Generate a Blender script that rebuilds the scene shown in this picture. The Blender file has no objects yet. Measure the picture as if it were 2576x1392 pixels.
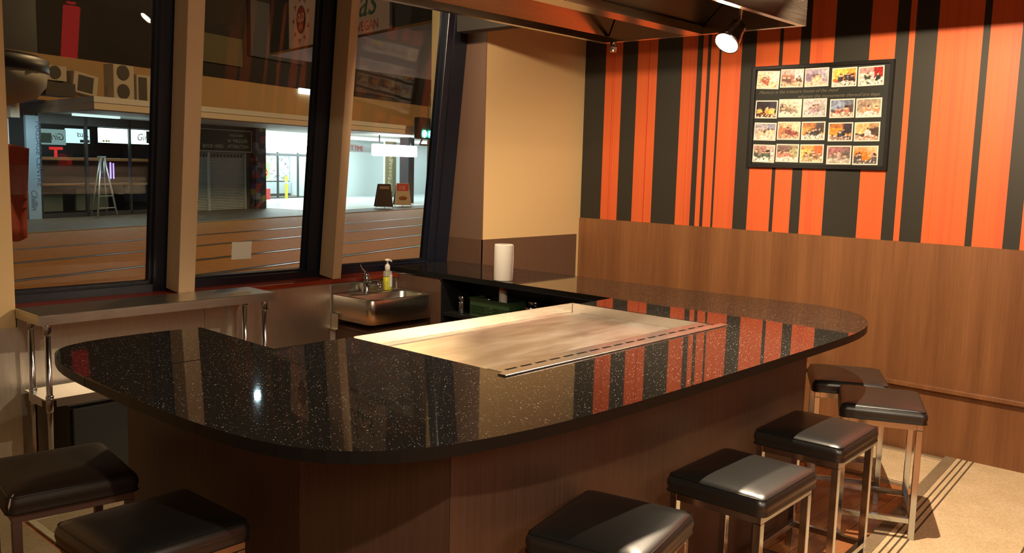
import bpy, bmesh, math, random
from mathutils import Matrix, Vector, noise
S = bpy.context.scene
COL = S.collection
rnd = random.Random(7)
R = math.radians
# ---------------------------------------------------------------- helpers
class MB:
    """collects shapes and links them as one mesh object"""
    def __init__(s): s.bm = bmesh.new()
    def _bev(s, geom, w, seg):
        es = list({e for f in geom for e in f.edges})
        bmesh.ops.bevel(s.bm, geom=es, offset=w, segments=seg, profile=.5, affect='EDGES')
    def box(s, x0, x1, y0, y1, z0, z1, bev=0, seg=1, mi=0, M=None):
        vs = [s.bm.verts.new(p) for p in ((x0,y0,z0),(x1,y0,z0),(x1,y1,z0),(x0,y1,z0),(x0,y0,z1),(x1,y0,z1),(x1,y1,z1),(x0,y1,z1))]
        if M is not None:
            for v in vs: v.co = M @ v.co
        fs = [s.bm.faces.new([vs[i] for i in q]) for q in ((0,3,2,1),(4,5,6,7),(0,1,5,4),(1,2,6,5),(2,3,7,6),(3,0,4,7))]
        for f in fs: f.material_index = mi
        if bev: s._bev(fs, bev, seg)
        return s
    def prism(s, pts, z0, z1, mi=0, bev=0, seg=1, M=None):
        b = [s.bm.verts.new((x,y,z0)) for x,y in pts]; t = [s.bm.verts.new((x,y,z1)) for x,y in pts]
        if M is not None:
            for v in b+t: v.co = M @ v.co
        n = len(pts); fs = [s.bm.faces.new(b[::-1]), s.bm.faces.new(t)]
        for i in range(n):
            j = (i+1) % n; fs.append(s.bm.faces.new((b[i],b[j],t[j],t[i])))
        for f in fs: f.material_index = mi
        if bev:
            es = [e for f in fs[:2] for e in f.edges]
            bmesh.ops.bevel(s.bm, geom=es, offset=bev, segments=seg, profile=.5, affect='EDGES')
        return s
    def lathe(s, prof, c=(0,0,0), n=24, axis='Z', mi=0, M=None, smooth=True, a0=0, a1=2*math.pi):
        rings = []
        full = abs(a1-a0-2*math.pi) < 1e-6
        m = n if full else n+1
        for r,z in prof:
            ring = []
            for i in range(m):
                a = a0+(a1-a0)*i/n
                p = Vector((r*math.cos(a), r*math.sin(a), z))
                if axis == 'X': p = Vector((p.z, p.x, p.y))
                if axis == 'Y': p = Vector((p.x, p.z, p.y))
                if M is not None: p = M @ p
                ring.append(s.bm.verts.new(p+Vector(c)))
            rings.append(ring)
        for a,b in zip(rings, rings[1:]):
            for i in range(m if full else m-1):
                j = (i+1) % m
                try:
                    f = s.bm.faces.new((a[i],a[j],b[j],b[i])); f.smooth = smooth; f.material_index = mi
                except ValueError: pass
        if full:
            for ring, rv in ((rings[0],True),(rings[-1],False)):
                f = s.bm.faces.new(ring[::-1] if rv else ring); f.material_index = mi
        return s
    def cyl(s, r, z0, z1, c=(0,0,0), n=20, axis='Z', mi=0, M=None):
        return s.lathe([(r,z0),(r,z1)], c, n, axis, mi, M)
    def tube(s, pts, r, n=12, mi=0, square=False):
        pts = [Vector(p) for p in pts]; rings = []
        for k,p in enumerate(pts):
            d = (pts[min(k+1,len(pts)-1)]-pts[max(k-1,0)]).normalized()
            up = Vector((0,0,1)) if abs(d.z) < .95 else Vector((1,0,0))
            a = d.cross(up).normalized(); b = d.cross(a)
            rr = r[k] if isinstance(r,(list,tuple)) else r
            rings.append([s.bm.verts.new(p+a*math.cos(t)*rr+b*math.sin(t)*rr) for t in (2*math.pi*i/n for i in range(n))])
        for a,b in zip(rings, rings[1:]):
            for i in range(n):
                j=(i+1)%n; f=s.bm.faces.new((a[i],a[j],b[j],b[i])); f.smooth=True; f.material_index=mi
        for q in (rings[0][::-1], rings[-1]):
            f=s.bm.faces.new(q); f.material_index=mi
        return s
    def quad(s, a, b, c, d, mi=0):
        f = s.bm.faces.new([s.bm.verts.new(p) for p in (a,b,c,d)]); f.material_index = mi; return s
    def ball(s, c, r, sz=(1,1,1), mi=0, n=14):
        M = Matrix.Translation(c) @ Matrix.Diagonal((r*sz[0],r*sz[1],r*sz[2],1))
        g = bmesh.ops.create_uvsphere(s.bm, u_segments=n, v_segments=n//2+2, radius=1, matrix=M)
        for v in g['verts']:
            for f in v.link_faces: f.smooth=True; f.material_index=mi
        return s
    def text(s, body, size, M, shear=0, ext=.0006, align='LEFT', mi=0, sx=1):
        cu = bpy.data.curves.new('t','FONT'); cu.body=body; cu.size=size; cu.shear=shear; cu.extrude=ext; cu.align_x=align; cu.align_y='BOTTOM_BASELINE'; cu.resolution_u=3
        o = bpy.data.objects.new('t',cu); me = bpy.data.meshes.new_from_object(o)
        n0=len(s.bm.verts); f0=len(s.bm.faces)
        s.bm.from_mesh(me); s.bm.verts.ensure_lookup_table(); s.bm.faces.ensure_lookup_table()
        MM = M @ Matrix.Diagonal((sx,1,1,1))
        for v in s.bm.verts[n0:]: v.co = MM @ v.co
        for f in s.bm.faces[f0:]: f.material_index = mi
        bpy.data.objects.remove(o); bpy.data.curves.remove(cu); bpy.data.meshes.remove(me)
        return s
    def build(s, name, mats, parent=None, loc=None, rot=None):
        bmesh.ops.recalc_face_normals(s.bm, faces=s.bm.faces)
        me = bpy.data.meshes.new(name); s.bm.to_mesh(me); s.bm.free()
        for m in (mats if isinstance(mats,(list,tuple)) else [mats]): me.materials.append(m)
        o = bpy.data.objects.new(name, me); COL.objects.link(o)
        if parent: o.parent = parent
        if loc: o.location = loc
        if rot: o.rotation_euler = rot
        return o
def smooth(o):
    for p in o.data.polygons: p.use_smooth = True
    return o
def bevmod(o, w, seg=2, ang=35):
    m = o.modifiers.new('bevel','BEVEL'); m.width=w; m.segments=seg; m.limit_method='ANGLE'; m.angle_limit=R(ang); m.harden_normals=False
    return o
def tag(o, label, cat, group=None, kind=None):
    o['label']=label; o['category']=cat
    if group: o['group']=group
    if kind: o['kind']=kind
    return o
def thing(name, label, cat, loc=(0,0,0), rotz=0, group=None):
    o = bpy.data.objects.new(name,None); COL.objects.link(o); o.location=loc; o.rotation_euler=(0,0,rotz)
    o.empty_display_size=.05
    return tag(o,label,cat,group)
def struct(o, label=None, cat=None):
    o['kind']='structure'
    if label: o['label']=label
    if cat: o['category']=cat
    return o
def copy_tree(o, parent=None):
    c=o.copy(); COL.objects.link(c)
    if parent: c.parent=parent
    for ch in [k for k in bpy.data.objects if k.parent is o]: copy_tree(ch,c)
    return c
# ---------------------------------------------------------------- materials
def mat(name, col=(.5,.5,.5), rough=.5, metal=0, spec=.5, emit=None, es=0, coat=0):
    m = bpy.data.materials.new(name); m.use_nodes=True; b=m.node_tree.nodes['Principled BSDF']
    b.inputs['Base Color'].default_value=(*col,1); b.inputs['Roughness'].default_value=rough; b.inputs['Metallic'].default_value=metal
    b.inputs['Specular IOR Level'].default_value=spec
    if coat: b.inputs['Coat Weight'].default_value=coat; b.inputs['Coat Roughness'].default_value=.08
    if emit: b.inputs['Emission Color'].default_value=(*emit,1); b.inputs['Emission Strength'].default_value=es
    return m
def nt(m): return m.node_tree.nodes, m.node_tree.links, m.node_tree.nodes['Principled BSDF']
def coords(m, scale=(1,1,1), src='Object'):
    N,L,b=nt(m); tc=N.new('ShaderNodeTexCoord'); mp=N.new('ShaderNodeMapping'); mp.inputs['Scale'].default_value=scale
    L.new(tc.outputs[src],mp.inputs['Vector']); return mp.outputs['Vector']
def noise_tex(m, vec, scale, detail=4, rough=.55):
    N,L,b=nt(m); n=N.new('ShaderNodeTexNoise'); n.inputs['Scale'].default_value=scale; n.inputs['Detail'].default_value=detail; n.inputs['Roughness'].default_value=rough
    L.new(vec,n.inputs['Vector']); return n.outputs['Fac']
def ramp(m, fac, stops, const=False):
    N,L,b=nt(m); r=N.new('ShaderNodeValToRGB'); cr=r.color_ramp
    if const: cr.interpolation='CONSTANT'
    while len(cr.elements)<len(stops): cr.elements.new(.5)
    for e,(p,c) in zip(cr.elements,stops): e.position=p; e.color=(*c,1) if len(c)==3 else c
    L.new(fac,r.inputs['Fac']); return r.outputs['Color']
def mixc(m, fac, a, b_, mode='MIX'):
    N,L,b=nt(m); x=N.new('ShaderNodeMix'); x.data_type='RGBA'; x.blend_type=mode
    for v,i in ((fac,0),(a,6),(b_,7)):
        if isinstance(v,(int,float)): x.inputs[i].default_value=v
        elif isinstance(v,tuple): x.inputs[i].default_value=(*v,1)
        else: L.new(v,x.inputs[i])
    return x.outputs[2]
def bump(m, h, strength=.2, dist=.01):
    N,L,b=nt(m); u=N.new('ShaderNodeBump'); u.inputs['Strength'].default_value=strength; u.inputs['Distance'].default_value=dist
    L.new(h,u.inputs['Height']); L.new(u.outputs['Normal'],b.inputs['Normal']); return u
def streaky(name, a, b_, rough, scale, metal=0, s=3, spec=.5, bmp=0, coat=0):
    m=mat(name,a,rough,metal,spec,coat=coat); N,L,p=nt(m); v=coords(m,scale)
    f=noise_tex(m,v,s,5,.6); c=ramp(m,f,[(.3,b_),(.7,a)]); L.new(c,p.inputs['Base Color'])
    if bmp: bump(m,f,bmp,.002)
    return m
def steel(name, col, rough, stretch=(2,60,60), var=.12, bmp=.05):
    m=mat(name,col,rough,1); N,L,p=nt(m); v=coords(m,stretch)
    f=noise_tex(m,v,6,4,.6)
    mr=N.new('ShaderNodeMapRange'); mr.inputs['To Min'].default_value=max(.02,rough-var/2); mr.inputs['To Max'].default_value=rough+var/2
    L.new(f,mr.inputs['Value']); L.new(mr.outputs['Result'],p.inputs['Roughness'])
    dk=tuple(c*.82 for c in col); L.new(ramp(m,f,[(.3,dk),(.7,col)]),p.inputs['Base Color'])
    if bmp: bump(m,f,bmp,.001)
    return m
M = {}
# black granite with flecks, their sparkle put into the base colour
g = M['granite'] = mat('black_granite',(.012,.011,.010),.035,0,.55)
N,L,b = nt(g); v=coords(g)
def flecks(scale, thr, seed):
    vo=N.new('ShaderNodeTexVoronoi'); vo.inputs['Scale'].default_value=scale
    ad=N.new('ShaderNodeVectorMath'); ad.operation='ADD'; ad.inputs[1].default_value=(seed,seed*2,seed*3); L.new(v,ad.inputs[0]); L.new(ad.outputs[0],vo.inputs['Vector'])
    sep=N.new('ShaderNodeSeparateColor'); L.new(vo.outputs['Color'],sep.inputs[0])
    gt=N.new('ShaderNodeMath'); gt.operation='GREATER_THAN'; gt.inputs[1].default_value=thr; L.new(sep.outputs[0],gt.inputs[0])
    lt=N.new('ShaderNodeMath'); lt.operation='LESS_THAN'; lt.inputs[1].default_value=.36; L.new(vo.outputs['Distance'],lt.inputs[0])
    mu=N.new('ShaderNodeMath'); mu.operation='MULTIPLY'; L.new(gt.outputs[0],mu.inputs[0]); L.new(lt.outputs[0],mu.inputs[1])
    return mu.outputs[0], sep
f1,s1=flecks(420,.975,0); f2,s2=flecks(270,.984,5.3); f3,s3=flecks(620,.90,9.1)
fc1=ramp(g,s1.outputs[1],[(0,(.75,.66,.5)),(.6,(.8,.8,.78)),(.97,(.9,.35,.2))])
c=mixc(g,f3,(.012,.011,.010),(.085,.07,.055)); c=mixc(g,f1,c,fc1); c=mixc(g,f2,c,(.85,.78,.62)); L.new(c,b.inputs['Base Color'])
M['granite_edge_shaded']=mat('granite_edge_shaded',(.008,.008,.008),.4,0,.25)  # same stone; shade on the slab sides is put into this darker colour
M['laminate']=streaky('brown_laminate',(.125,.070,.046),(.095,.052,.034),.42,(45,45,1.2),s=2,spec=.35)
M['wainscot']=streaky('wainscot_laminate',(.30,.130,.050),(.175,.070,.027),.38,(5,5,.25),s=1.3,spec=.45)
def fine(m,amt=.35,sc=(160,160,2.5)):
    N,L,p=nt(m); v=coords(m,sc); f=noise_tex(m,v,1.5,3); src=p.inputs['Base Color'].links[0].from_socket
    L.new(mixc(m,amt,src,ramp(m,f,[(.3,(.35,.3,.28)),(.7,(1,1,1))]),'MULTIPLY'),p.inputs['Base Color'])
fine(M['wainscot']); fine(M['laminate'],.3)
M['dark_laminate']=streaky('dark_laminate',(.13,.072,.044),(.11,.058,.036),.35,(60,60,2),s=2,spec=.4)
M['beige']=mat('beige_paint',(.60,.42,.20),.55,0,.3); bump(M['beige'],noise_tex(M['beige'],coords(M['beige']),220,2),.08,.002)
M['post']=mat('post_paint',(.50,.36,.21),.5,0,.3)
M['black_paper']=mat('black_wallpaper',(.030,.026,.018),.55,0,.3)
M['orange_paper']=streaky('orange_wallpaper',(.70,.130,.034),(.64,.108,.028),.5,(1,70,.6),s=2,spec=.3)
M['orange_dark']=streaky('dull_orange_wallpaper',(.66,.115,.035),(.58,.09,.028),.5,(1,90,.6),s=2,spec=.3)
M['red_thin']=mat('red_stripe_wallpaper',(.55,.05,.015),.5)
M['steel']=steel('brushed_steel',(.68,.65,.58),.31)
M['steel_v']=steel('brushed_steel_upright',(.80,.73,.62),.40,(60,60,2),.14)
M['hood']=steel('hood_steel',(.52,.42,.32),.20,(1.5,50,50),.08,.02)
M['filter']=mat('hood_filter',(.10,.075,.055),.35,.9)
M['griddle']=None
gr=M['griddle']=mat('griddle_steel',(.72,.62,.48),.33,1); N,L,b=nt(gr); v=coords(gr,(1.2,5,5))
f=noise_tex(gr,v,2.2,6,.62); L.new(ramp(gr,f,[(.28,(.50,.41,.33)),(.5,(.68,.59,.49)),(.72,(.80,.75,.67))]),b.inputs['Base Color'])
mr=N.new('ShaderNodeMapRange'); mr.inputs['To Min'].default_value=.30; mr.inputs['To Max'].default_value=.48; L.new(f,mr.inputs['Value']); L.new(mr.outputs['Result'],b.inputs['Roughness'])
v2=coords(gr,(3,160,160)); bump(gr,noise_tex(gr,v2,4,3),.06,.0008)
M['griddle_rim']=steel('griddle_rim_steel',(.84,.80,.74),.28,(2,80,80),.1)
M['chrome']=mat('chrome',(.54,.58,.62),.14,1)
M['chrome_dark']=mat('dark_chrome',(.38,.36,.36),.2,1)
le=M['leather']=mat('black_leather',(.016,.016,.015),.33,0,.95); v=coords(le); 
fl=noise_tex(le,v,260,3); bump(le,fl,.12,.0012)
lb=M['leather_brown']=mat('dark_brown_leather',(.026,.016,.011),.55,0,.3); bump(lb,noise_tex(lb,coords(lb),200,3),.2,.0015)
M['seam']=mat('leather_piping',(.010,.010,.010),.35,0,.5)
M['frame']=mat('black_aluminium',(.006,.008,.016),.35,0,.5)
M['sill']=streaky('red_timber',(.26,.035,.014),(.17,.022,.010),.22,(3,60,60),s=3,spec=.5)
M['black']=mat('black_board',(.008,.008,.008),.5)
M['white_plastic']=mat('white_plastic',(.78,.72,.64),.4)
M['paper']=mat('white_paper',(.86,.82,.74),.8)
M['card']=mat('cardboard_core',(.35,.22,.12),.8)
M['red_plastic']=mat('red_cap',(.5,.06,.03),.5)
M['soap']=mat('yellow_soap',(.62,.60,.05),.15,0,.5)
M['clear']=mat('clear_plastic',(.45,.44,.36),.1,0,.5)
M['label']=mat('white_label',(.62,.68,.66),.5)
M['green_basket']=mat('green_plastic',(.035,.075,.028),.45)
# floor timber
fl=M['floor']=mat('floor_timber',(.42,.17,.06),.38,0,.4); N,L,b=nt(fl); v=coords(fl)
br=N.new('ShaderNodeTexBrick'); br.inputs['Scale'].default_value=1; br.inputs['Brick Width'].default_value=1.1; br.inputs['Row Height'].default_value=.085; br.inputs['Mortar Size'].default_value=.0015
br.inputs['Color1'].default_value=(.62,.27,.09,1); br.inputs['Color2'].default_value=(.42,.16,.055,1); br.inputs['Mortar'].default_value=(.04,.02,.01,1); br.offset=.37
L.new(v,br.inputs['Vector']); v2=coords(fl,(2.5,40,1)); f=noise_tex(fl,v2,3,5)
L.new(mixc(fl,.6,br.outputs['Color'],ramp(fl,f,[(.3,(.55,.5,.45)),(.7,(1.1,1.05,1))]),'MULTIPLY'),b.inputs['Base Color'])
def carpet(name,a,b_):
    m=mat(name,a,.95,0,.1); N,L,p=nt(m); v=coords(m); f=noise_tex(m,v,90,4,.75); f2=noise_tex(m,v,6,3)
    c=ramp(m,f,[(.38,b_),(.62,a)]); L.new(mixc(m,.5,c,ramp(m,f2,[(.35,(.82,.8,.7)),(.65,(1,1,1))]),'MULTIPLY'),p.inputs['Base Color']); bump(m,f,.5,.004); return m
M['mat']=carpet('beige_mat',(.80,.62,.40),(.62,.46,.28)); M['mat_dark']=carpet('brown_mat_border',(.32,.24,.15),(.24,.17,.105)); M['mat_line']=mat('mat_line',(.13,.09,.05),.95,0,.1)
M['mat_olive']=carpet('olive_mat',(.36,.28,.17),(.28,.21,.12)); M['mat_pale']=carpet('pale_mat_border',(.50,.44,.28),(.42,.36,.22))
M['ceiling']=mat('dark_ceiling',(.035,.028,.022),.8)
M['wallb']=mat('back_wall_paint',(.48,.42,.36),.7)
# window glass: thin pane, transparent with a fresnel reflection
gl=M['glass']=bpy.data.materials.new('window_glass'); gl.use_nodes=True; NN=gl.node_tree.nodes; LL=gl.node_tree.links
NN.remove(NN['Principled BSDF']); tr=NN.new('ShaderNodeBsdfTransparent'); tr.inputs[0].default_value=(.93,.95,.94,1); gs=NN.new('ShaderNodeBsdfGlossy'); gs.inputs['Roughness'].default_value=.01
fr=NN.new('ShaderNodeFresnel'); fr.inputs[0].default_value=1.28; mx=NN.new('ShaderNodeMixShader'); LL.new(fr.outputs[0],mx.inputs[0]); LL.new(tr.outputs[0],mx.inputs[1]); LL.new(gs.outputs[0],mx.inputs[2]); LL.new(mx.outputs[0],NN['Material Output'].inputs['Surface'])
def emis(name,col,s): return mat(name,(.02,.02,.02),.5,emit=col,es=s)

# ---------------------------------------------------------------- camera
def camera():
    yaw,pit,rol=R(42.134),R(7.12),R(-1.5154)
    cy,sy,cp,sp=math.cos(yaw),math.sin(yaw),math.cos(pit),math.sin(pit)
    fw=Vector((cy*cp,sy*cp,-sp)); rt=Vector((sy,-cy,0)); dn=fw.cross(rt)
    c,s=math.cos(rol),math.sin(rol); r2=rt*c+dn*s; d2=-rt*s+dn*c; up=-d2
    cam=bpy.data.cameras.new('camera'); o=bpy.data.objects.new('camera',cam); COL.objects.link(o)
    m=Matrix((r2,up,-fw)).transposed().to_4x4(); m.translation=(0,0,1.6); o.matrix_world=m
    cam.sensor_width=36; cam.sensor_fit='HORIZONTAL'; cam.lens=2246*36/2576; cam.clip_start=.05; cam.clip_end=200
    S.camera=o
camera()
# ================================================================ ROOM SHELL
XW=5.344; CH=2.85
struct(MB().box(-2.5,XW,-4,4.7,-.1,0).build('floor',M['floor']),'orange brown timber plank floor under the stools','floor')
struct(MB().box(-2.5,XW+.15,-4,4.7,CH,CH+.1).build('ceiling',M['ceiling']))
struct(MB().box(-2.6,-2.5,-4,4.8,0,CH).build('wall_left',M['wallb']))
struct(MB().box(-2.6,XW+.15,-4.1,-4,0,CH).build('wall_back',M['wallb']))
# striped wall
H0=1.22
bounds=[4.155,3.969,3.822,3.691,3.526,3.328,3.212,3.171,3.134,3.11,3.049,3.033,2.886,2.785,2.628,2.604,2.491,2.426,2.277,2.065,1.918,1.846,1.813,1.692,1.46,1.424,1.27,1.187,1.02,.97,.83,.66,.6,.42,.36,.1,-.1,-.16,-.4,-4.0]
darker=[(2.925,2.886),(2.388,2.348),(1.315,1.27),(3.245,3.212),(1.60,1.575),(1.545,1.535),(1.655,1.648)]
thin=[(3.905,3.899),(3.888,3.884),(3.598,3.588),(3.262,3.259)]
m=MB(); m.box(XW,XW+.15,-4,4.7,0,CH)
def face(y0,y1,mi): m.quad((XW-.001,y0,H0),(XW-.001,y1,H0),(XW-.001,y1,CH),(XW-.001,y0,CH),mi)
for k,(a,b_) in enumerate(zip(bounds,bounds[1:])):
    if k%2==0: face(a,b_,1); continue
    cuts=sorted([c for c in darker+thin if c[0]<=a+1e-6 and c[1]>=b_-1e-6],reverse=True); y=a
    for c0,c1 in cuts:
        if y>c0: face(y,c0,2)
        face(c0,c1,3 if (c0,c1) in darker else 4); y=c1
    if y>b_: face(y,b_,2)
w=m.build('wall_right',[M['black_paper'],M['black_paper'],M['orange_paper'],M['orange_dark'],M['red_thin']])
struct(w,'orange and black striped wallpaper wall on the right','wall')
def orient(o,sgn):   # make wallpaper faces look into the room
    pass
wn=struct(MB().box(XW-.014,XW-.0015,-4,4.155,.40,H0,.001).build('trim_1',M['wainscot']),'tall brown timber-look wainscot panel below the striped wallpaper','wainscot')
wl=struct(MB().box(XW-.012,XW-.0015,-4,4.155,0,.385).build('trim_2',M['wainscot']),'lower brown wainscot panel under the ledge on the right wall','wainscot')
lg=struct(MB().box(XW-.045,XW-.0015,-4,4.155,.385,.412,.004,2).build('trim_3',M['wainscot']),'narrow brown ledge running along the right wall near the stools','ledge')
# corner column
cl=MB(); cl.box(4.285,XW-.002,4.155,4.68,0,CH)
struct(cl.build('wall_corner',M['beige']),'warm beige painted corner column between the windows and the striped wall','wall')
cw=MB(); cw.box(4.279,XW-.046,4.149,4.155,0,1.098); cw.box(4.279,4.285,4.149,4.60,0,1.098)
struct(cw.build('trim_4',M['dark_laminate']),'dark brown laminate skirt around the foot of the beige column','wainscot')
# side of the column is clad with a darker brown paint
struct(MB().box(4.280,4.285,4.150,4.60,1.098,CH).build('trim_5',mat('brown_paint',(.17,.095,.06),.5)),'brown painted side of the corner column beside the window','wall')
# window wall, pillar, sill
struct(MB().box(1.47,4.278,4.362,4.66,0,.866).build('wall_window',M['wallb']))
struct(MB().box(-2.5,4.278,4.30,4.66,2.72,CH).build('wall_window_head',M['frame']))
pl=struct(MB().box(-2.5,1.452,4.34,4.66,0,CH,.003).build('wall_pillar',M['beige']),'beige pillar at the left edge beside the first window','wall')
struct(MB().box(.6,1.458,4.332,4.3395,0,.81).build('trim_6',M['steel_v']),'brushed steel cladding on the lower half of the left pillar','cladding')
sl=MB(); sl.box(1.458,3.712,4.335,4.50,.868,.895,.006,2)
struct(sl.build('trim_7',M['sill']),'glossy red timber window sill above the sink','window sill')
TH=math.atan(.1075)
def window(n,x0,x1,g0,g1,label):
    W=thing('window_%d'%n,label,'window',(0,4.53,.896)); W['kind']='structure'; W.rotation_euler=(TH,0,0)
    m=MB(); H=1.84
    m.box(x0,g0,-.045,.04,0,H,.003); m.box(g1,x1,-.045,.04,0,H,.003)
    m.box(g0,g1,-.045,.04,0,.045,.003); m.box(g0,g1,-.045,.04,H-.05,H,.003)
    # glazing beads
    m.box(g1-.012,g1,-.02,.02,.045,H-.05); m.box(g0,g0+.012,-.02,.02,.045,H-.05); m.box(g0+.012,g1-.012,-.02,.02,.045,.056)
    if n==3: m.box(g1+.06,g1+.068,-.052,-.045,0,H)
    m.build('window_frame',M['frame'],W)
    MB().box(g0+.012,g1-.012,.0,.006,.056,H-.05).build('window_glass',M['glass'],W)
    return W
window(1,1.18,2.262,1.22,2.165,'black framed first window between the left pillar and the first beige post')
window(2,2.266,3.222,2.31,3.12,'black framed middle window between the two beige posts')
window(3,3.226,4.276,3.27,4.09,'black framed right window between the second post and the corner column')
for k,(x0,x1,lab) in enumerate(((2.228,2.318,'left beige slanted post between the first and middle windows'),(3.197,3.257,'right beige slanted post between the middle and right windows'))):
    p=struct(MB().box(x0,x1,-.0,.135,0,1.92,.002).build('trim_%d'%(8+k),M['post']),lab,'post')
    p.location=(0,4.335,.8955) if k==0 else (0,4.332,.8955); p.rotation_euler=(TH,0,0)
# white square notice on the glass
st=thing('paper_notice','small blank white square notice stuck low on the middle window','notice',(2.70,4.512,1.08)); st.rotation_euler=(TH,0,0)
MB().box(-.062,.062,-.0015,0,-.05,.05).build('sheet',M['paper'],st)
# bulkhead that shades the top of the striped wall (above the picture)
struct(MB().box(4.0,4.1,-4,4.14,2.42,CH).build('trim_10',M['ceiling']))
# ================================================================ COUNTER
CZ=.932; CT=.032
outer=[(1.756,3.240),(1.60,3.252),(1.48,3.253),(1.35,3.245),(1.24,3.217),(1.178,3.16),(1.142,3.08),(1.108,2.948),(1.094,2.80),(1.089,2.712)]
outer2=[(1.089,2.708),(1.086,2.47),(1.089,2.20),(1.098,2.02),(1.118,1.87),(1.158,1.732),(1.219,1.631),(1.305,1.552),(1.408,1.50),(1.547,1.462),(1.70,1.436),(1.90,1.417),(2.19,1.405),(2.7,1.402),(3.24,1.402),(3.575,1.405),(3.76,1.414),(3.93,1.440),(4.078,1.490),(4.20,1.555),(4.30,1.642),(4.365,1.745),(4.393,1.87),(4.388,2.02),(4.36,2.39),(4.33,2.9),(4.315,3.35),(4.300,4.142),(4.272,4.142),(4.272,4.43),(3.722,4.43),(3.732,2.67),(3.448,2.67),(3.448,1.905),(2.080,1.905),(2.080,2.700),(1.744,2.700),(1.744,2.708)]
def smoothpts(p,a,b):
    q=p[:a]
    for i in range(a,b):
        x0,y0=p[i]; x1,y1=p[i+1]; q+= [(x0*.75+x1*.25,y0*.75+y1*.25),(x0*.25+x1*.75,y0*.25+y1*.75)]
    return q+p[b+1:]
ct=thing('countertop','large black speckled granite countertop wrapped around the griddle','countertop',(2.7,2.4,CZ-CT))
def slab(pts,name):
    m=MB(); m.prism([(x-2.7,y-2.4) for x,y in pts],0,CT,bev=.004,seg=2)
    m.bm.normal_update()
    for f in m.bm.faces:
        if abs(f.normal.z)<.3: f.material_index=1
    return m.build(name,[M['granite'],M['granite_edge_shaded']],ct)
slab(smoothpts(outer,1,8)+[(1.745,2.712)],'wing_slab')
slab(smoothpts(outer2,1,26),'main_slab')
bs=thing('counter_base','dark brown laminate base carrying the granite countertop','counter base',(2.7,2.4,0))
def bp(pts,z0,z1,name,mt): return MB().prism([(x-2.7,y-2.4) for x,y in pts],z0,z1).build(name,mt,bs)
BT=CZ-CT-.001
bp([(1.40,3.12),(1.40,2.052),(1.42,2.052),(1.42,3.10),(1.68,3.10),(1.68,3.12)],0,BT,'end_panel',M['laminate'])
bp([(1.40,2.051),(1.60,1.651),(1.617,1.66),(1.421,2.051)],0,BT,'chamfer_panel',M['laminate'])
bp([(1.601,1.65),(3.81,1.65),(3.81,1.67),(1.62,1.67)],0,BT,'front_panel',M['laminate'])
bp([(3.811,1.65),(4.03,1.92),(4.03,4.14),(4.01,4.14),(4.01,1.93),(3.811,1.685)],0,BT,'side_panel',M['laminate'])
bp([(1.66,3.099),(1.66,2.68),(2.075,2.68),(2.075,2.66),(1.64,2.66),(1.64,3.099)],0,BT,'inner_panel',M['dark_laminate'])
# griddle housing front (towards the cook) and shelving in the arm
bp([(2.076,2.66),(3.435,2.66),(3.435,2.64),(2.076,2.64)],0,.86,'griddle_apron',M['steel_v'])
bp([(3.436,2.66),(3.72,2.66),(3.72,2.64),(3.436,2.64)],0,BT,'inner_panel',M['black'])
bp([(3.74,2.662),(4.009,2.662),(4.009,2.69),(3.74,2.69)],0,BT,'shelf_end',M['black'])
bp([(3.74,2.691),(4.009,2.691),(4.009,3.949),(3.74,3.949)],.672,.69,'shelf',M['black'])
bp([(3.74,2.691),(4.009,2.691),(4.009,3.949),(3.74,3.949)],.36,.378,'shelf',M['black'])
bp([(3.74,2.691),(4.009,2.691),(4.009,3.949),(3.74,3.949)],.0,.08,'plinth',M['black'])
bp([(3.995,2.691),(4.009,2.691),(4.009,3.949),(3.995,3.949)],.081,.359,'back_panel',M['black'])
bp([(3.725,3.9505),(4.009,3.9505),(4.009,3.965),(3.725,3.965)],0,BT,'shelf_end',M['black'])
bp([(3.998,2.691),(4.009,2.691),(4.009,3.949),(3.998,3.949)],.691,BT,'back_panel',M['black'])
# rounded end panel next to the sink
m=MB(); Mx=Matrix(((0,0,1,3.716-2.7),(1,0,0,0),(0,1,0,0),(0,0,0,1)))
pts=[(4.352-2.4,0),(3.952-2.4,0),(3.952-2.4,.86)]+[(3.952-2.4+.03*(1-math.cos(a)),.86+.03*math.sin(a)) for a in (R(30),R(60),R(90))]+[(4.352-2.4,.89)]
m.prism(pts,0,.02,M=Mx); m.build('side_panel',M['dark_laminate'],bs)
# ================================================================ GRIDDLE
gd=thing('griddle','rectangular steel teppanyaki griddle set into the black countertop','griddle',(2.75,2.28,.86))
gx,gy,gz=2.75,2.28,.86
def gb(m,x0,x1,y0,y1,z0,z1,bev=0): m.box(x0-gx,x1-gx,y0-gy,y1-gy,z0-gz,z1-gz,bev); return m
gb(MB(),2.095,3.418,1.992,2.686,.872,.890,.002).build('hot_plate',M['griddle'],gd)
m=MB(); gb(m,2.085,3.428,2.690,2.694,.861,.934); m.build('back_guard',M['griddle_rim'],gd)
m=MB(); gb(m,3.422,3.426,1.92,2.688,.861,.934); m.build('side_guard',M['griddle_rim'],gd)
m=MB(); gb(m,2.084,2.088,1.92,2.688,.861,.926); m.build('side_guard',M['griddle_rim'],gd)
m=MB(); gb(m,2.089,3.421,1.943,1.99,.929,.932)
gb(m,2.089,3.421,1.9875,1.99,.8905,.929)
gb(m,2.089,3.421,1.910,1.930,.929,.932)
n=17; p=(3.40-2.11)/n
for i in range(n+1):
    xc=2.11+p*i; gb(m,xc-.009,xc+.009,1.930,1.943,.929,.932)
gb(m,2.089,2.1,1.930,1.943,.929,.932)
m.build('drip_strip',M['griddle_rim'],gd)
gb(MB(),2.089,3.421,1.912,1.985,.895,.905).build('drip_trough',M['black'],gd)
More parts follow.
